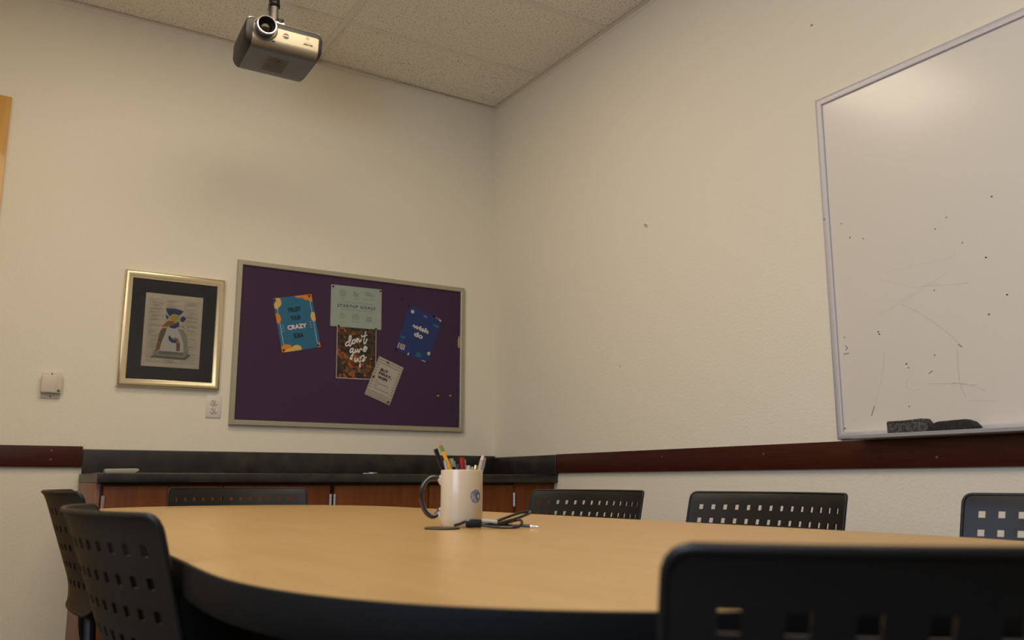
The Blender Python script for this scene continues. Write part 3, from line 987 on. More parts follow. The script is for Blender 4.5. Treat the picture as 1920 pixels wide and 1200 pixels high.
tag(o, 'thin cream paper scrap stuck at the right edge of the purple board', 'paper scrap')

# ------------------------------------------------------------------ whiteboard on the right wall
wb = empty('whiteboard', (0, -2.327, 0.958), R(-90))
tag(wb, 'large worn whiteboard with aluminium frame and tray on the right wall', 'whiteboard')
WL, WH = 2.44, 1.215
b = MB(); b.box(0.02, WL - .02, -0.014, -0.001, 0.02, WH - .02); wp = b.build('writing_surface', M['wb'], wb)
b = MB(); frame_sweep(b, 0, WL, 0, WH, [(0, 0), (0, -0.020), (0.002, -0.0220), (0.012, -0.0228), (0.023, -0.0218), (0.025, -0.020), (0.026, -0.012)])
b.build('frame', M['wb_frame'], wb, angle=50)
b = MB()
prof = [(-0.020, 0.004), (-0.062, 0.000), (-0.072, 0.002), (-0.0745, 0.012), (-0.0725, 0.013), (-0.0700, 0.006), (-0.062, 0.006), (-0.020, 0.010)]
A = [b.bm.verts.new((0.095, y, z - 0.004)) for y, z in prof]
B = [b.bm.verts.new((WL - 0.095, y, z - 0.004)) for y, z in prof]
for i in range(len(prof)):
    j = (i + 1) % len(prof)
    b.bm.faces.new((A[i], A[j], B[j], B[i]))
b.bm.faces.new(list(reversed(A))); b.bm.faces.new(B)
b.build('marker_tray', M['wb_frame'], wb, smooth=False)
b = MB(); b.lathe([(0, 0.003), (0.0035, 0.0028), (0.0045, 0.0015), (0.0045, 0)], 12, Matrix.Translation((0.008, -0.0215, 0.769)) @ Matrix.Rotation(R(90), 4, 'X'))
b.build('frame_screw', M['steel'], wb)
marks = [[(-2.55, 1.49), (-2.634, 1.492), (-2.786, 1.486), (-2.794, 1.508)], [(-2.525, 1.475), (-2.61, 1.436), (-2.678, 1.412), (-2.774, 1.449)],
         [(-2.678, 1.412), (-2.605, 1.384), (-2.514, 1.352)], [(-2.527, 1.231), (-2.518, 1.162), (-2.481, 1.079), (-2.46, 1.028)],
         [(-2.602, 1.137), (-2.59, 1.112), (-2.616, 1.097), (-2.639, 1.1)], [(-2.683, 1.421), (-2.77, 1.408), (-2.829, 1.402)], [(-2.79, 1.053), (-2.879, 1.046)]]
marks2 = [[(-2.604, 1.374), (-2.674, 1.33), (-2.74, 1.27), (-2.789, 1.217)], [(-2.773, 1.208), (-2.77, 1.136), (-2.774, 1.096), (-2.785, 1.068)],
          [(-2.676, 1.114), (-2.75, 1.108), (-2.792, 1.105), (-2.847, 1.077)], [(-2.75, 1.109), (-2.815, 1.097), (-2.825, 1.099)]]
marks3 = [[(-2.778, 1.223), (-2.789, 1.214)], [(-2.37, 1.243), (-2.391, 1.244)], [(-2.379, 1.271), (-2.389, 1.264), (-2.38, 1.256)], [(-2.675, 1.146), (-2.688, 1.153)], [(-2.475, 1.06), (-2.462, 1.03)]]
def wbp(q):
    return (-q[0] - 2.327, q[1] - 0.958)
for nm, ml, wd, colr in (('faint_marker_strokes', marks, .0016, (0.62, 0.58, 0.525)), ('marker_strokes', marks2, .0018, (0.55, 0.50, 0.49)), ('dark_marker_strokes', marks3, .0026, (0.20, 0.17, 0.24))):
    b = MB()
    for i, s in enumerate(ml):
        b.stroke([wbp(q) for q in s], wd, -0.0142 - i * .00002)
    b.build(nm, flat('ink_' + nm, colr, 0.5), wp)
b = MB()
for i, q in enumerate([(-2.428, 1.638), (-2.938, 1.346), (-2.51, 1.3), (-2.513, 1.292), (-2.602, 1.184), (-2.923, 1.644), (-2.888, 1.467), (-2.356, 0.994), (-2.88, 1.298)]):
    x, z = wbp(q)
    b.disc(x, z, 0.0034, 0.0022, -0.0143 - i * .00001, 10)
b.build('black_specks', flat('speck_black', (0.03, 0.025, 0.03), 0.5), wp)
b = MB()
for i, q in enumerate([(-2.398, 1.695), (-2.48, 1.622), (-2.778, 1.618), (-2.738, 1.591), (-2.821, 1.528), (-2.717, 1.4), (-2.608, 1.171), (-2.379, 1.3), (-2.70, 1.2), (-2.60, 1.05)]):
    x, z = wbp(q)
    b.disc(x, z, 0.0032, 0.0024, -0.0143 - i * .00001, 10)
b.build('brown_specks', flat('speck_brown', (0.28, 0.22, 0.16), 0.5), wp)

b = MB()
b.prism([(0, 0), (0.136, 0), (0.139, 0.006), (0.139, 0.030), (0.130, 0.042), (0.122, 0.043), (0.06, 0.040), (0.004, 0.041), (0, 0.037)], -0.016, 0.016, 0.003, 2)
o = b.build('board_eraser', M['felt'])
for v in o.data.vertices:
    v.co = (v.co.x, v.co.z, v.co.y)
o.data.flip_normals()
o.rotation_euler = (0, 0, R(-90)); o.location = (-0.046, -2.548, 0.964)
tag(o, 'grey worn felt board eraser standing on edge at the left of the whiteboard tray', 'board eraser', 'erasers on the whiteboard tray')
b = MB(); b.box(0.004, 0.134, -0.0165, -0.0158, 0.0345, 0.0365); b.build('seam', M['felt_dark'], o)
b = MB()
b.prism([(0.006, 0), (0.128, 0), (0.143, 0.006), (0.143, 0.012), (0.132, 0.025), (0.112, 0.033), (0.030, 0.031), (0.012, 0.026), (0.002, 0.014), (0, 0.006)], -0.018, 0.018, 0.004, 3)
o = b.build('board_eraser', M['felt_dark'])
for v in o.data.vertices:
    v.co = (v.co.x, v.co.z, v.co.y)
o.data.flip_normals()
o.rotation_euler = (0, 0, R(-90)); o.location = (-0.044, -2.692, 0.964)
tag(o, 'blackened rounded board eraser lying right of the grey one on the whiteboard tray', 'board eraser', 'erasers on the whiteboard tray')

# ------------------------------------------------------------------ table
def table_outline(a, yf, yn, ef, ey, inset=0.0, n=72):
    a2 = a - inset; e2 = ey - inset; pts = []
    for k in range(n + 1):
        t = PI * k / n
        c, s = math.cos(t), math.sin(t)
        pts.append((a2 * math.copysign(abs(c) ** (2 / ef), c), yf - ey + e2 * s ** (2 / ef) if s > 0 else yf - ey))
    for k in range(n + 1):
        t = PI + PI * k / n
        c, s = math.cos(t), -math.sin(t)
        pts.append((a2 * math.copysign(abs(c) ** (2 / ef), c), yn + ey - e2 * (s ** (2 / ef) if s > 0 else 0)))
    out = []
    for p in pts:
        if not out or (abs(p[0] - out[-1][0]) + abs(p[1] - out[-1][1])) > 1e-5:
            out.append(p)
    return [(x * (1 - TAPER * y), y) for x, y in out]
TZ = 0.740
LT = 1.3645
TAPER = 0.0705     # the table is a little wider at the near end
tb = empty('conference_table', (-1.7958, -2.5871, 0), R(-0.155))
tag(tb, 'long maple conference table with rounded ends and thick black edge', 'table')
b = MB(); b.prism(table_outline(0.4970, LT, -LT, 2.3116, 0.4991, 0.004), TZ - 0.030, TZ, 0.0008, 1); b.build('tabletop', M['table'], tb)
b = MB()
o1 = table_outline(0.4970, LT, -LT, 2.3116, 0.4991, 0.0035)
profe = [(0.0, TZ - 0.0006), (-0.0030, TZ - 0.0010), (-0.0040, TZ - 0.006), (-0.0042, TZ - 0.017), (-0.0036, TZ - 0.030), (-0.0010, TZ - 0.034), (0.012, TZ - 0.034)]
def offs(poly, d):
    n = len(poly); res = []
    for i in range(n):
        x0, y0 = poly[i - 1]; x1, y1 = poly[(i + 1) % n]
        L = math.hypot(x1 - x0, y1 - y0) or 1
        res.append((poly[i][0] + (y1 - y0) / L * -d, poly[i][1] - (x1 - x0) / L * -d))
    return res
loops = []
for d, z in profe:
    loops.append([b.bm.verts.new((x, y, z)) for x, y in offs(o1, d)])
for A, B in zip(loops[:-1], loops[1:]):
    for k in range(len(A)):
        b.bm.faces.new((A[k], A[(k + 1) % len(A)], B[(k + 1) % len(A)], B[k]))
b.build('edge_band', M['edge'], tb)
for yy in (-0.88, 0.85):
    b = MB()
    b.box(-0.34, 0.34, yy - 0.035, yy + 0.035, 0.03, TZ - 0.030, 0.010)
    b.box(-0.37, 0.37, yy - 0.07, yy + 0.07, 0.0, 0.035, 0.012)
    b.build('pedestal', M['black_metal'], tb)
b = MB(); b.box(-0.014, 0.014, -0.844, 0.814, 0.06, 0.70, 0.003); b.build('modesty_panel', M['black_metal'], tb)

# ------------------------------------------------------------------ chairs
PITCH = 0.0325
HOLE = 0.0058
RC = 0.49
LEAN = 0.34       # lean of the middle of the back; the side edges lean less
BACK_TOP = 0.792
BACK_H = 0.2160


def back_point(u, z, off=0.0):
    """u along the arc, z height; the shell opens towards +y (the sitter)"""
    a = u / RC
    y = (BACK_TOP - z) * LEAN
    low = max(0.0, (BACK_TOP - 0.155) - z)
    y -= 4.2 * low * low            # the lower part sweeps back out
    top = max(0.0, z - (BACK_TOP - 0.02))
    y -= 8.0 * top * top            # the top rim rolls outwards
    k = 1.0 - 1.5 * (BACK_TOP - z)
    x = RC * math.sin(a)
    yy = RC * (1 - math.cos(a)) * k
    n = Vector((-math.sin(a), math.cos(a), 0))
    return Vector((x, y + yy, z)) + n * off


def make_back():
    half = 0.243
    us = [-half, -half + 0.007]
    for k in range(14):
        c = (k - 6.5) * PITCH
        us += [c - HOLE, c + HOLE]
    us += [half - 0.007, half]
    # extra columns between holes for smoothness
    full = []
    for a, c in zip(us[:-1], us[1:]):
        full.append(a)
    full.append(us[-1])
    rows = []
    for k in range(5):
        zc = BACK_TOP - PITCH * 1.08 - k * PITCH
        rows.append((zc + HOLE, zc - HOLE))
    def ztop(u):
        r = 0.012
        d = abs(u) - (half - r)
        return BACK_TOP - (r - math.sqrt(max(0, r * r - d * d))) if d > 0 else BACK_TOP
    def zbot(u):
        r = 0.070
        d = abs(u) - (half - r)
        return BACK_TOP - BACK_H + (r - math.sqrt(max(0, r * r - d * d * 0.97))) * 0.75 if d > 0 else BACK_TOP - BACK_H
    uu = []
    for a, c in zip(full[:-1], full[1:]):
        uu.append(a)
    uu.append(full[-1])
    # refine corner columns
    ins = [-half + 0.0015, -half + 0.004, half - 0.0015, half - 0.004, -half + 0.012, half - 0.012, -half + 0.018, half - 0.018]
    uu = sorted(set(uu + ins))
    zl = []
    first_top = rows[0][0]
    last_bot = rows[-1][1]
    for t in (0, 0.08, 0.2, 0.45, 0.75):
        zl.append(('top', t))
    for (a, c) in rows:
        zl.append(('z', a)); zl.append(('z', c))
    for t in (0.2, 0.4, 0.6, 0.8, 0.93, 1.0):
        zl.append(('bot', t))
    def zz(kind, t, u):
        if kind == 'z':
            return t
        if kind == 'top':
            return ztop(u) * (1 - t) + first_top * t
        return last_bot * (1 - t) + zbot(u) * t
    mb = MB(); bm = mb.bm
    grid = []
    for kind, t in zl:
        grid.append([(u, zz(kind, t, u)) for u in uu])
    zlist = [t if k == 'z' else None for k, t in zl]
    th = 0.0045
    F = [[bm.verts.new(back_point(u, z, th / 2)) for u, z in row] for row in grid]
    G = [[bm.verts.new(back_point(u, z, -th / 2)) for u, z in row] for row in grid]
    nr, nc = len(grid), len(uu)
    hole = set()
    for i in range(nr - 1):
        if zlist[i] is not None and zlist[i + 1] is not None and any(abs(zlist[i] - a) < 1e-6 for a, c in rows):
            for j in range(nc - 1):
                mid = (uu[j] + uu[j + 1]) / 2
                for k in range(14):
                    if abs(mid - (k - 6.5) * PITCH) < HOLE * 0.98 and abs((uu[j + 1] - uu[j]) - 2 * HOLE) < 1e-4:
                        hole.add((i, j))
    solid = lambda i, j: 0 <= i < nr - 1 and 0 <= j < nc - 1 and (i, j) not in hole
    for i in range(nr - 1):
        for j in range(nc - 1):
            if not solid(i, j):
                continue
            bm.faces.new((F[i][j], F[i + 1][j], F[i + 1][j + 1], F[i][j + 1]))
            bm.faces.new((G[i][j], G[i][j + 1], G[i + 1][j + 1], G[i + 1][j]))
            if not solid(i - 1, j): bm.faces.new((F[i][j], F[i][j + 1], G[i][j + 1], G[i][j]))
            if not solid(i + 1, j): bm.faces.new((F[i + 1][j + 1], F[i + 1][j], G[i + 1][j], G[i + 1][j + 1]))
            if not solid(i, j - 1): bm.faces.new((F[i + 1][j], F[i][j], G[i][j], G[i + 1][j]))
            if not solid(i, j + 1): bm.faces.new((F[i][j + 1], F[i + 1][j + 1], G[i + 1][j + 1], G[i][j + 1]))
    # rounded rim
    loop = [(grid[0][j]) for j in range(nc)] + [grid[i][-1] for i in range(1, nr)] + [grid[-1][j] for j in range(nc - 2, -1, -1)] + [grid[i][0] for i in range(nr - 2, 0, -1)]
    mb.tube([back_point(u, z) for u, z in loop], 0.0036, 8, closed=True)
    return mb


def make_chair():
    root = empty('perforated_chair')
    make_back().build('backrest', M['plastic'], root, angle=50)
    # seat shell with waterfall front
    mb = MB(); bm = mb.bm
    nx, ny = 20, 16
    def sp(i, j, off):
        u = -1 + 2 * i / nx; v = j / ny
        hw = 0.225 + 0.012 * math.sin(v * PI)
        rr = 1 - 0.10 * max(0, abs(v - .5) * 2 - .75) / .25 * abs(u) ** 3
        x = u * hw * rr
        y = 0.015 + v * 0.42 - 0.02 * (abs(u) ** 4) * (1 if v > .5 else -1)
        z = 0.452 - 0.018 * (1 - u * u) * math.sin(min(v * 1.4, 1) * PI) - 0.045 * max(0, v - 0.82) ** 2 / 0.0324 * 0.6 + 0.02 * max(0, .15 - v) / .15
        return Vector((x, y, z + off))
    A = [[bm.verts.new(sp(i, j, 0.004)) for i in range(nx + 1)] for j in range(ny + 1)]
    B = [[bm.verts.new(sp(i, j, -0.004)) for i in range(nx + 1)] for j in range(ny + 1)]
    for j in range(ny):
        for i in range(nx):
            bm.faces.new((A[j][i], A[j][i + 1], A[j + 1][i + 1], A[j + 1][i]))
            bm.faces.new((B[j][i], B[j + 1][i], B[j + 1][i + 1], B[j][i + 1]))
    for j in range(ny):
        bm.faces.new((A[j][0], A[j + 1][0], B[j + 1][0], B[j][0])); bm.faces.new((A[j + 1][nx], A[j][nx], B[j][nx], B[j + 1][nx]))
    for i in range(nx):
        bm.faces.new((A[0][i + 1], A[0][i], B[0][i], B[0][i + 1])); bm.faces.new((A[ny][i], A[ny][i + 1], B[ny][i + 1], B[ny][i]))
    mb.build('seat', M['plastic'], root, angle=60)
    for sx in (-1, 1):
        # upright carrying the back, behind the shell
        pb = back_point(sx * 0.13, 0.665, 0.013)
        pc = back_point(sx * 0.14, 0.60, 0.020)
        path = smooth3([(pb.x, pb.y, pb.z), (pc.x, pc.y, pc.z), (sx * 0.170, 0.095, 0.50), (sx * 0.190, 0.12, 0.437), (sx * 0.205, 0.30, 0.432)], 2)
        mb = MB(); mb.tube(path, 0.0105, 10); mb.build('upright', M['black_metal'], root)
        mb = MB(); mb.tube(smooth3([(sx * 0.198, 0.385, 0.436), (sx * 0.215, 0.405, 0.36), (sx * 0.235, 0.43, 0.008)], 1), 0.0080, 10); mb.lathe([(0, 0), (0.013, 0), (0.012, 0.02), (0, 0.02)], 10, Matrix.Translation((sx * 0.235, 0.43, 0.0)))
        mb.build('leg', M['chrome'], root)
        mb = MB(); mb.tube(smooth3([(sx * 0.198, 0.12, 0.434), (sx * 0.215, 0.08, 0.36), (sx * 0.235, -0.02, 0.008)], 1), 0.0080, 10); mb.lathe([(0, 0), (0.013, 0), (0.012, 0.02), (0, 0.02)], 10, Matrix.Translation((sx * 0.235, -0.02, 0.0)))
        mb.build('leg', M['chrome'], root)
    mb = MB()
    mb.tube([(-0.205, 0.12, 0.434), (0.205, 0.12, 0.434)], 0.008, 8)
    mb.tube([(-0.205, 0.36, 0.430), (0.205, 0.36, 0.430)], 0.008, 8)
    mb.build('seat_frame', M['black_metal'], root)
    return root


# x, y of the middle of the back, and the heading the sitter faces (degrees from +x)
chairs = [
    (-1.700, -1.118, -91.0, 1.004, 'black perforated chair at the far end of the table in front of the cabinets'),
    (-0.894, -2.150, 188.0, 1.0, 'black perforated chair by the right wall farthest from the camera, nearest the corner'),
    (-0.870, -2.825, 180.5, 1.0, 'black perforated chair by the right wall, middle one of its row'),
    (-0.870, -3.553, 180.0, 1.004, 'black perforated chair by the right wall cut off by the right picture edge'),
    (-2.377, -2.310, -4.0, 1.009, 'black perforated chair on the left side of the table, farther of the two'),
    (-2.409, -3.140, 0.0, 0.9925, 'black perforated chair on the left side of the table, nearer of the two'),
    (-2.027, -4.110, 65.0, 0.9935, 'large blurred black chair in the right foreground at the near end of the table'),
]
base = make_chair()
for i, (x, y, head, worn, lb) in enumerate(chairs):
    c = base if i == 0 else copy_tree(base)
    c.location = (x, y, 0)
    c.rotation_euler = (0, 0, R(head - 90))
    c.scale = (1, 1, worn)
    tag(c, lb, 'chair', 'black perforated chairs around the table')

# ------------------------------------------------------------------ mug with pens
RV = Vector((0.8528, -0.5222, 0))     # along the picture's width
FV = Vector((0.5222, 0.8528, 0))      # away from the camera
MC = Vector((-1.756, -2.8915, TZ))
mug = empty('mug', MC, math.atan2(RV.y, RV.x))     # local x = to the right, local y = away
tag(mug, 'tall cream white mug with black handle holding pens on the table', 'mug')
mr, mh = 0.0373, 0.0995
b = MB()
b.lathe([(0, 0.004), (mr - .009, 0.003), (mr - 0.0075, 0.0), (mr - 0.005, 0.0), (mr - 0.0022, 0.004), (mr - 0.0006, 0.010), (mr, 0.016), (mr, mh - 0.002), (mr - 0.0006, mh - 0.0004), (mr - 0.0015, mh), (mr - 0.003, mh - 0.001)], 56)
b.build('body', M['mug'], mug, angle=50)
b = MB()
b.lathe([(mr - 0.003, mh - 0.001), (mr - 0.0032, mh - 0.003), (mr - 0.0035, 0.008), (mr - .012, 0.0055), (0, 0.0055)], 48)
tag(b.build('interior', M['mug_black'], mug), 'dark glazed inside')
b = MB()
b.tube(smooth3([(-mr + 0.002, 0, mh - 0.016), (-mr - 0.010, 0, mh - 0.0135), (-mr - 0.024, 0, mh - 0.016), (-mr - 0.0335, 0, mh - 0.030), (-mr - 0.0345, 0, mh - 0.050), (-mr - 0.029, 0, mh - 0.072), (-mr - 0.016, 0, mh - 0.083), (-mr - 0.006, 0, mh - 0.079), (-mr - 0.001, 0, mh - 0.070)], 3), 0.0043, 14)
tag(b.build('handle', M['mug_black'], mug), 'glossy black handle')
b = MB()
mt = Matrix.Diagonal((1, 1, 1, 1))
b.tube([(-mr + 0.001, 0, mh - 0.010), (-mr - 0.0020, 0, mh - 0.0165), (-mr + 0.001, 0, mh - 0.026)], [0.003, 0.0052, 0.003], 12)
b.tube([(-mr + 0.001, 0, 0.033), (-mr - 0.0020, 0, 0.024), (-mr + 0.002, 0, 0.012)], [0.003, 0.0052, 0.003], 12)
split(b.build('handle_root', M['mug'], mug))
# round printed emblem on the right side of the body
def decal(name, ang, zc, r, m, lift, par=mug, dx=0.0, sx=1.0, n=24):
    b = MB()
    c = b.bm.verts.new(((mr + lift) * math.cos(ang + dx / mr), (mr + lift) * math.sin(ang + dx / mr), zc))
    rings = []
    for q in (0.5, 1.0):
        rings.append([b.bm.verts.new(((mr + lift) * math.cos(ang + (dx + r * q * sx * math.cos(2 * PI * k / n)) / mr), (mr + lift) * math.sin(ang + (dx + r * q * sx * math.cos(2 * PI * k / n)) / mr), zc + r * q * math.sin(2 * PI * k / n))) for k in range(n)])
    for k in range(n):
        b.bm.faces.new((c, rings[0][k], rings[0][(k + 1) % n]))
        b.bm.faces.new((rings[0][k], rings[1][k], rings[1][(k + 1) % n], rings[0][(k + 1) % n]))
    return b.build(name, m, par)
em = mat('emblem_print', (0.2, 0.26, 0.36), 0.3)
noise_mix(em, (0.12, 0.16, 0.23), (0.30, 0.38, 0.50), 260, 0.4, 0.6, c2=(0.55, 0.56, 0.56))
ang = R(-90 + 45)
eo = decal('printed_emblem', ang, 0.0535, 0.0118, em, 0.00015)
tag(eo, 'round blue-grey printed emblem')
decal('emblem_ring', ang, 0.0535, 0.0062, flat('emblem_navy', (0.03, 0.04, 0.07)), 0.00025, eo, 0.0055)
decal('emblem_oval', ang, 0.0535, 0.0045, flat('emblem_beige', (0.50, 0.44, 0.34)), 0.00035, eo, 0.0058, 0.8)

def mp(px, z, d=0.0):
    """point in the mug frame: lateral metres, height above the table, depth"""
    return MC + RV * px + FV * d + Vector((0, 0, z))
def rod(mb, a, c, rad, n=12):
    if isinstance(rad, (int, float)):
        mb.tube([a, c], rad, n)
    else:
        m = len(rad)
        mb.tube([a.lerp(c, t) for t, r in rad], [r for t, r in rad], n)
def pen(name, top, bot, specs, label, cat, sides=12, extra=None):
    """specs: (part name, t0, t1, radii list or radius, material); t measured from the bottom to the top"""
    t = empty(name, bot)
    tag(t, label, cat, 'pens and pencils in the mug')
    for (pn, t0, t1, r0, r1, m) in specs:
        b = MB()
        a, c = bot.lerp(top, t0), bot.lerp(top, t1)
        b.tube([a - bot, a.lerp(c, .5) - bot, c - bot], [r0, (r0 + r1) / 2, r1], sides)
        b.build(pn, m, t)
    if extra:
        extra(t, top, bot)
    return t
bp_ = flat('pen_black', (0.010, 0.010, 0.010), 0.3)
pen('black_pen', mp(-0.0475, 0.1365, -0.004), mp(-0.002, 0.010, 0.010), [('barrel', 0, .70, .0038, .0038, bp_), ('cap', .66, 1, .0042, .0040, bp_)], 'plain black pen leaning out at the far left of the mug', 'pen')
pen('pencil', mp(-0.0405, 0.1475, -0.010), mp(0.020, 0.008, -0.020), [('shaft', 0.0, .885, .0037, .0037, flat('pencil_yellow', (0.78, 0.36, 0.02), 0.4)), ('ferrule', .885, .96, .0040, .0040, flat('ferrule_green', (0.18, 0.26, 0.04), 0.35)), ('eraser', .96, 1, .0036, .0032, flat('eraser_pink', (0.62, 0.22, 0.20), 0.7))], 'yellow pencil with pink eraser and green ferrule, the tallest in the mug', 'pencil', 6)
def clipx(t, top, bot):
    d = (top - bot).normalized()
    s = RV * 0.0052
    b = MB(); b.tube([top - d * .004 + s - bot, top - d * .02 + s * 1.1 - bot, top - d * .036 + s - bot], [.0011, .0013, .0009], 8); b.build('clip', M['steel'], t)
pen('dark_blue_pen', mp(-0.0300, 0.1160, -0.016), mp(-0.004, 0.010, -0.006), [('barrel', 0, .8, .0036, .0036, flat('pen_navy', (0.012, 0.014, 0.030), 0.3)), ('end', .8, 1, .0030, .0022, flat('pen_grey_end', (0.45, 0.46, 0.44), 0.3))], 'dark navy pen with grey end just right of the black pen', 'pen')
pen('capped_marker', mp(-0.0200, 0.1195, 0.0), mp(0.000, 0.010, 0.006), [('barrel', 0, .86, .0062, .0062, flat('marker_black', (0.014, 0.014, 0.016), 0.25)), ('cap', .86, 1, .0048, .0040, flat('marker_pale_green', (0.42, 0.44, 0.33), 0.4))], 'thick black marker with pale green end behind the pencil', 'marker', extra=clipx)
pen('grey_teal_pen', mp(-0.0060, 0.1095, -0.012), mp(-0.004, 0.010, -0.012), [('barrel', 0, 1, .0028, .0028, flat('pen_teal_grey', (0.045, 0.065, 0.065), 0.4))], 'short grey teal pen directly left of the red pen', 'pen')
pen('red_pen', mp(0.0005, 0.1215, -0.010), mp(0.006, 0.010, -0.008), [('barrel', 0, .78, .0042, .0042, flat('pen_red_dark', (0.30, 0.012, 0.008), 0.3)), ('cap', .78, 1, .0047, .0042, flat('pen_red', (0.36, 0.016, 0.012), 0.3))], 'red capped pen standing upright near the middle of the mug', 'pen', extra=clipx)
pen('cream_marker', mp(0.0118, 0.1070, -0.006), mp(0.010, 0.010, 0.002), [('barrel', 0, .93, .0052, .0052, flat('marker_cream', (0.60, 0.52, 0.40), 0.5)), ('end', .93, 1, .0052, .0036, flat('marker_cream', (0.60, 0.52, 0.40), 0.5))], 'short cream marker just right of the red pen', 'marker')
pen('gold_tipped_pen', mp(0.0250, 0.1080, 0.006), mp(0.010, 0.010, 0.008), [('barrel', 0, .93, .0036, .0036, flat('pen_clear_grey', (0.40, 0.38, 0.32), 0.2)), ('tip', .93, 1, .0040, .0030, mat('gold_tip', (0.80, 0.58, 0.20), 0.2, 1.0))], 'short grey pen with shiny gold tip beside the clear pen', 'pen')
pen('silver_pen', mp(0.0185, 0.1050, 0.010), mp(0.004, 0.010, 0.012), [('barrel', 0, .93, .0028, .0028, flat('pen_clear_grey', (0.40, 0.38, 0.32), 0.2)), ('tip', .93, 1, .0030, .0020, M['ring'])], 'short silver pen barely above the rim right of the cream marker', 'pen')
pen('clear_pen', mp(0.0378, 0.1250, 0.004), mp(0.012, 0.010, -0.010), [('barrel', 0, .93, .0042, .0042, flat('pen_clear_brown', (0.42, 0.33, 0.26), 0.15)), ('tip', .93, 1, .0038, .0026, flat('pen_pink_white', (0.70, 0.48, 0.42), 0.2))], 'clear brownish pen with pinkish tip leaning right', 'pen', extra=clipx)

# ------------------------------------------------------------------ dark disc and cable on the table
b = MB(); b.lathe([(0, 0.0), (0.029, 0.0), (0.0305, 0.0012), (0.0305, 0.0022), (0.029, 0.003), (0.012, 0.0032), (0, 0.0032)], 40)
o = b.build('cable_grommet', flat('grommet_grey', (0.040, 0.036, 0.034), 0.45)); o.location = (-1.8190, -2.9400, TZ)
tag(o, 'flat round dark grey grommet cover lying left of the cable in front of the mug', 'grommet')

CO = Vector((-1.7650, -2.9540, TZ))
def cpnt(u, d, z):
    """lateral, depth, height"""
    return RV * (u * 0.88 if u > 0 else u) + FV * d + Vector((0, 0, z))
cb = empty('cable', CO)
tag(cb, 'bundled black cable with pale label sleeve lying on the table by the mug', 'cable')
b = MB()
r = 0.0024
b.tube(smooth3([cpnt(-.034, 0.012, .0048), cpnt(-.024, 0.006, .0075), cpnt(-.012, 0.0, .0135), cpnt(.004, 0, .0140), cpnt(.020, 0, .0125), cpnt(.040, 0.002, .008), cpnt(.060, 0.008, .011), cpnt(.085, .030, .016), cpnt(.104, .050, .022), cpnt(.112, .054, .0255), cpnt(.108, .056, .027), cpnt(.090, .045, .025), cpnt(.065, .022, .0185), cpnt(.045, .006, .0125), cpnt(.025, .004, .0095)], 3), r, 10)
b.tube(smooth3([cpnt(.012, -.004, .006), cpnt(.035, -.008, .0035), cpnt(.060, -.010, .0022), cpnt(.080, -.006, .0022), cpnt(.091, .006, .004), cpnt(.094, .016, .010), cpnt(.090, .028, .014), cpnt(.078, .030, .012), cpnt(.055, .012, .007), cpnt(.030, .002, .006), cpnt(.012, .0, .006)], 3), r, 10)
b.tube(smooth3([cpnt(.030, .004, .007), cpnt(.050, .016, .006), cpnt(.070, .020, .004), cpnt(.085, .014, .0045), cpnt(.096, .008, .0045)], 3), r, 10)
b.build('cord', M['cable'], cb)
b = MB(); b.tube([cpnt(-.014, -.003, .0062), cpnt(-.006, -.003, .0072), cpnt(.006, -.003, .0080), cpnt(.014, -.003, .0078)], [.0046, .0060, .0062, .0066], 12)
b.build('cable_tie', flat('velcro_black', (0.010, 0.010, 0.010), 0.9), cb)
b = MB(); b.tube([cpnt(.0145, -.001, .0125), cpnt(.028, 0.001, .0122), cpnt(.0445, .003, .0105)], .0036, 12)
tag(b.build('label_sleeve', M['label_sleeve'], cb), 'pale grey label sleeve')
b = MB(); b.tube([cpnt(.094, .008, .0045), cpnt(.106, .006, .0040), cpnt(.109, .005, .0038)], .0027, 12); b.build('plug_grip', M['cable'], cb)
b = MB(); b.tube([cpnt(.109, .005, .0038), cpnt(.113, .004, .0036), cpnt(.120, .002, .0032), cpnt(.1245, .001, .003)], [.0018, .0022, .0015, .0006], 10)
tag(b.build('plug_tip', M['ring'], cb), 'silver jack plug tip')

# ------------------------------------------------------------------ ceiling projector
PC = Vector((-1.538, -0.7564, 2.651))
pj = empty('projector', PC)
pj.rotation_euler = (R(0.5), R(1.2), R(-2.3))
tag(pj, 'silver and grey projector hanging upside down from the ceiling on a pole', 'projector')
PW, PD, PH = 0.163, 0.137, 0.061     # half sizes
def rrect(hw, hh, r, n=7, sq=1.0):
    pts = []
    for (cx, cz, a0) in ((hw - r, hh - r, 0), (-hw + r, hh - r, 90), (-hw + r, -hh + r, 180), (hw - r, -hh + r, 270)):
        for k in range(n + 1):
            a = R(a0 + 90 * k / n)
            pts.append((cx + r * math.cos(a), cz + r * math.sin(a)))
    return pts
def loft(mb, secs):
    """secs: list of (y, halfwidth, z0, z1, r) rounded rect cross sections along y"""
    loops = []
    for (y, hw, z0, z1, r) in secs:
        pts = rrect(hw, (z1 - z0) / 2, r)
        loops.append([mb.bm.verts.new((x, y, z + (z0 + z1) / 2)) for x, z in pts])
    n = len(loops[0])
    for A, B in zip(loops[:-1], loops[1:]):
        for k in range(n):
            mb.bm.faces.new((A[k], A[(k + 1) % n], B[(k + 1) % n], B[k]))
    mb.bm.faces.new(loops[0]); mb.bm.faces.new(list(reversed(loops[-1])))
b = MB()
loft(b, [(-PD + .002, PW - .012, -PH + .034, PH - .008, .024), (-PD + .005, PW - .004, -PH + .022, PH - .004, .028), (-PD + .014, PW, -PH + .010, PH, .032), (-PD + .034, PW, -PH, PH, .036), (-.02, PW, -PH, PH, .036), (PD - .03, PW - .003, -PH, PH - .006, .032), (PD - .006, PW - .012, -PH + .006, PH - .014, .026), (PD, PW - .022, -PH + .016, PH - .024, .020)])
b.build('shell', M['proj_dark'], pj, angle=40)
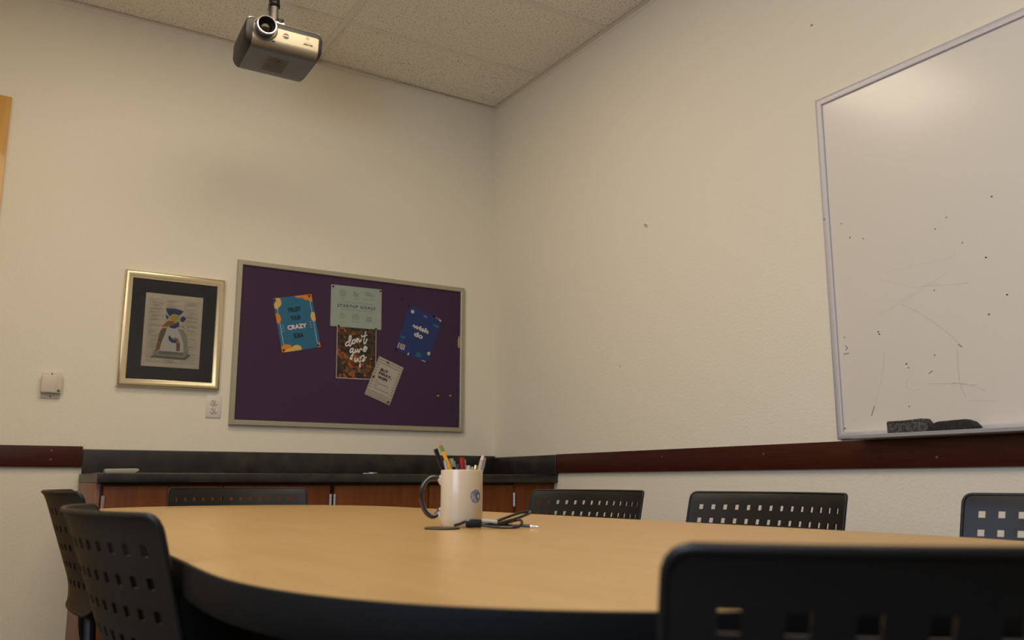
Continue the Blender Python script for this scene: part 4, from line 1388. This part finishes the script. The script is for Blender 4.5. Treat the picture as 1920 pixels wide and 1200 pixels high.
# front panel: upright at the top, rolling under into the underside in one big curve
def roll(mb, x0, x1, prof, ins=0.016):
    q0 = ins == 0.0
    """prof: (y, z) from the top of the front round to the rear of the underside; the ends are rounded in x"""
    n = len(prof)
    cols = []
    cx = [(x0, ins), (x0 + .002, ins * .55), (x0 + .006, ins * .22), (x0 + .014, 0.0)]
    cols = cx + [(x1 - (a - x0), q) for a, q in reversed(cx)]
    g2 = []
    for x, q in cols:
        g2.append([mb.bm.verts.new((x * (.90 if (q0 and k == n - 1) else .96 if (q0 and k == n - 2) else 1), y, z - q * .55 if k == 0 else (z - q * .2 if k == 1 else z))) for k, (y, z) in enumerate(prof)])
    for A, B in zip(g2[:-1], g2[1:]):
        for k in range(n - 1):
            mb.bm.faces.new((A[k], A[k + 1], B[k + 1], B[k]))
RB = 0.040
arc = [(-PD - .002 + RB - RB * math.cos(R(a)), -PH - .002 + RB - RB * math.sin(R(a))) for a in range(0, 66, 8)]
b = MB()
roll(b, -PW + .030, PW - .020, [(-PD + .006, PH - .024), (-PD - .002, PH - .030), (-PD - .002, PH - .050)] + arc)
b.build('front_panel', M['silver'], pj, angle=50)
b = MB()
arc2 = [(-PD - .002 + RB - RB * math.cos(R(a)), -PH - .002 + RB - RB * math.sin(R(a))) for a in (64, 72, 80, 90)]
roll(b, -PW + .030, PW - .020, arc2 + [(PD - .05, -PH - .002), (PD - .022, -PH - .001), (PD - .010, -PH + .006)], 0.0)
b.build('underside_panel', M['proj_under'], pj, angle=50)
b = MB()
loft(b, [(-PD + .010, PW - .020, PH - .012, PH - .001, .005), (-PD + .014, PW - .012, PH - .012, PH + .001, .005), (PD - .04, PW - .014, PH - .012, PH + .001, .005)])
b.build('top_rim', M['proj_rim'], pj)
# lens
LX, LZ = -0.085, 0.016
mt = Matrix.Translation((LX, -PD, LZ)) @ Matrix.Rotation(R(90), 4, 'X') @ Matrix.Scale(1.14, 4)
b = MB(); b.lathe([(0.046, -0.010), (0.047, 0.004), (0.044, 0.008), (0.040, 0.006), (0.039, -0.006)], 48, mt); b.build('lens_bezel', M['silver'], pj, angle=50)
b = MB(); b.lathe([(0.0375, -0.008), (0.0375, 0.006), (0.0355, 0.030), (0.0340, 0.032)], 48, mt); tag(b.build('lens_barrel', M['lens_barrel'], pj, angle=50), 'dark bluish lens barrel')
b = MB(); b.lathe([(0.0360, 0.028), (0.0365, 0.034), (0.0350, 0.036), (0.0315, 0.0350), (0.0310, 0.030)], 48, mt); tag(b.build('lens_ring', M['ring'], pj, angle=50), 'bright silver ring')
b = MB(); b.lathe([(0.0312, 0.032), (0.028, 0.016), (0.024, 0.012)], 48, mt); b.build('lens_inner_barrel', M['black_metal'], pj)
b = MB(); b.lathe([(0.0242, 0.010), (0.018, 0.0155), (0.010, 0.0185), (0, 0.0195)], 40, mt); b.build('lens_glass', M['lens'], pj)
# round colour emblem
b = MB(); b.lathe([(0, 0.0012), (0.0105, 0.001), (0.0112, 0)], 28, Matrix.Translation((0.0040, -PD - .0020, 0.006)) @ Matrix.Rotation(R(90), 4, 'X') @ Matrix.Scale(1.15, 4)); ro = b.build('round_emblem', flat('emblem_red', (0.26, 0.03, 0.03), 0.3), pj)
b = MB(); b.art([(0.0040 + .0120 * math.cos(a), 0.006 + .0120 * math.sin(a)) for a in [R(180 + 10 * k) for k in range(0, 19)]], -PD - .0036); b.build('emblem_green', flat('emblem_green', (0.03, 0.10, 0.05), 0.3), ro)
b = MB(); b.art([(-.0078, .0046), (.0158, .0046), (.0158, .0074), (-.0078, .0074)], -PD - .0038); b.build('emblem_band', M['white'], ro)
b = MB(); b.art([(.004, -.004), (.0125, -.001), (.0150, .0046), (.003, .0046)], -PD - .0039); b.build('emblem_blue', flat('emblem_blue', (0.03, 0.04, 0.16), 0.3), ro)
ink3 = flat('projector_ink', (0.03, 0.026, 0.022))
letters('SHARP', ink3, pj, 0.098, -0.008, 0.040, 0.0078, -PD - .0030, name='maker_mark', bold=0.03, rot=R(180), label='dark upside-down lettering')
b = MB(); b.ringart(.095, .020, .0062, .0070, -PD - .0030); b.art([(.0925, .0175), (.0940, .0175), (.0940, .0225), (.0925, .0225)], -PD - .0030); b.art([(.0955, .0175), (.0970, .0175), (.0990, .0225), (.0975, .0225)], -PD - .0030); b.build('small_badge', ink3, pj)
b = MB(); b.art([(.084, .000), (.110, .000), (.110, .0008), (.084, .0008)], -PD - .0030); b.build('model_line', ink3, pj)
b = MB(); b.art([(-.028, .0478), (-.004, .0478), (-.004, .0500), (-.028, .0500)], -PD + .0085); b.build('top_label', M['proj_rim'], pj)
b = MB(); b.box(-.053, -.040, -PD - .004, -PD - .0015, -.033, -.029, .0005); b.build('indicator', ink3, pj)
# control panel on the underside
b = MB(); b.box(-.048, .048, -.055, .075, -PH - .0035, -PH - .0022, 0.0)
kp = b.build('control_panel', flat('panel_brown_grey', (0.10, 0.085, 0.07), 0.45), pj)
b = MB()
zf = -PH - .0037
def hz(mb, x0, x1, y0, y1):
    mb.face([(x0, y0, zf), (x0, y1, zf), (x1, y1, zf), (x1, y0, zf)])
for a in ((-.048, .048, -.055, -.0535), (-.048, .048, .0735, .075), (-.048, -.0465, -.055, .075), (.0465, .048, -.055, .075)):
    hz(b, *a)
b.build('panel_outline', flat('panel_tan', (0.34, 0.28, 0.20), 0.4), kp)
b = MB(); hz(b, -.016, .012, -.041, -.034); b.build('panel_mark', ink3, kp)
b = MB()
b.lathe([(0, -.0022), (.0058, -.0018), (.0065, 0)], 18, Matrix.Translation((-.024, -.020, -PH - .0035))); tag(b.build('power_button', flat('button_red', (0.26, 0.05, 0.04), 0.4), kp), 'dull red power button')
b = MB()
for (x, y) in ((-.020, .006), (.0, -.008), (.0, .012), (.022, .006), (-.022, .030), (.0, .034), (.022, .030), (.020, -.022)):
    b.box(x - .0065, x + .0065, y - .003, y + .003, -PH - .0052, -PH - .0035, .0008, 1)
split(b.build('button', flat('button_grey', (0.16, 0.14, 0.12), 0.4), kp))
# small focus knob bump on top, foot
b = MB(); b.box(-.040, .002, -PD + .018, -PD + .060, PH - .002, PH + .016, .006, 3); b.build('adjuster_housing', M['proj_rim'], pj)
b = MB(); b.tube([(-.018, -PD + .030, PH + .010), (-.018, -PD + .030, PH + .027)], .0145, 20); b.build('adjuster_knob', M['black_metal'], pj)

# ceiling mount: separate thing
mt_ = empty('ceiling_mount', (-1.563, -0.775, ROOM_H))
tag(mt_, 'grey pole ceiling mount with black clamp holding the projector', 'mount')
dz = PC.z + PH + 0.0005 - ROOM_H
b = MB(); b.tube([(0, 0, 0.0), (0, 0, dz + 0.018)], 0.0195, 24); b.build('pole', mat('pole_grey', (0.13, 0.115, 0.105), 0.4, 0.5), mt_)
b = MB(); b.lathe([(0, 0), (0.06, 0), (0.06, -0.006), (0.03, -0.012), (0, -0.012)], 28); b.build('ceiling_plate', M['black_metal'], mt_)
b = MB()
for z in (-0.06 + dz + 0.185, dz + 0.125):
    b.lathe([(0.0195, z), (0.0245, z + .002), (0.0245, z + 0.014), (0.0195, z + .016)], 24)
b.lathe([(0.0195, dz + .145), (0.0225, dz + .147), (0.0225, dz + .30), (0.0195, dz + .302)], 24)
b.build('clamp', M['black_metal'], mt_)
b = MB(); b.tube(smooth3([(-0.021, -.012, dz + .14), (-0.028, -.012, dz + .10), (-0.027, -.010, dz + .05), (-.024, -.005, dz + .012)], 2), 0.0035, 8); b.build('mount_cable', M['cable'], mt_)
b = MB(); b.box(-.06, .10, -.04, .05, dz, dz + .018, .003); b.build('bracket', M['black_metal'], mt_)
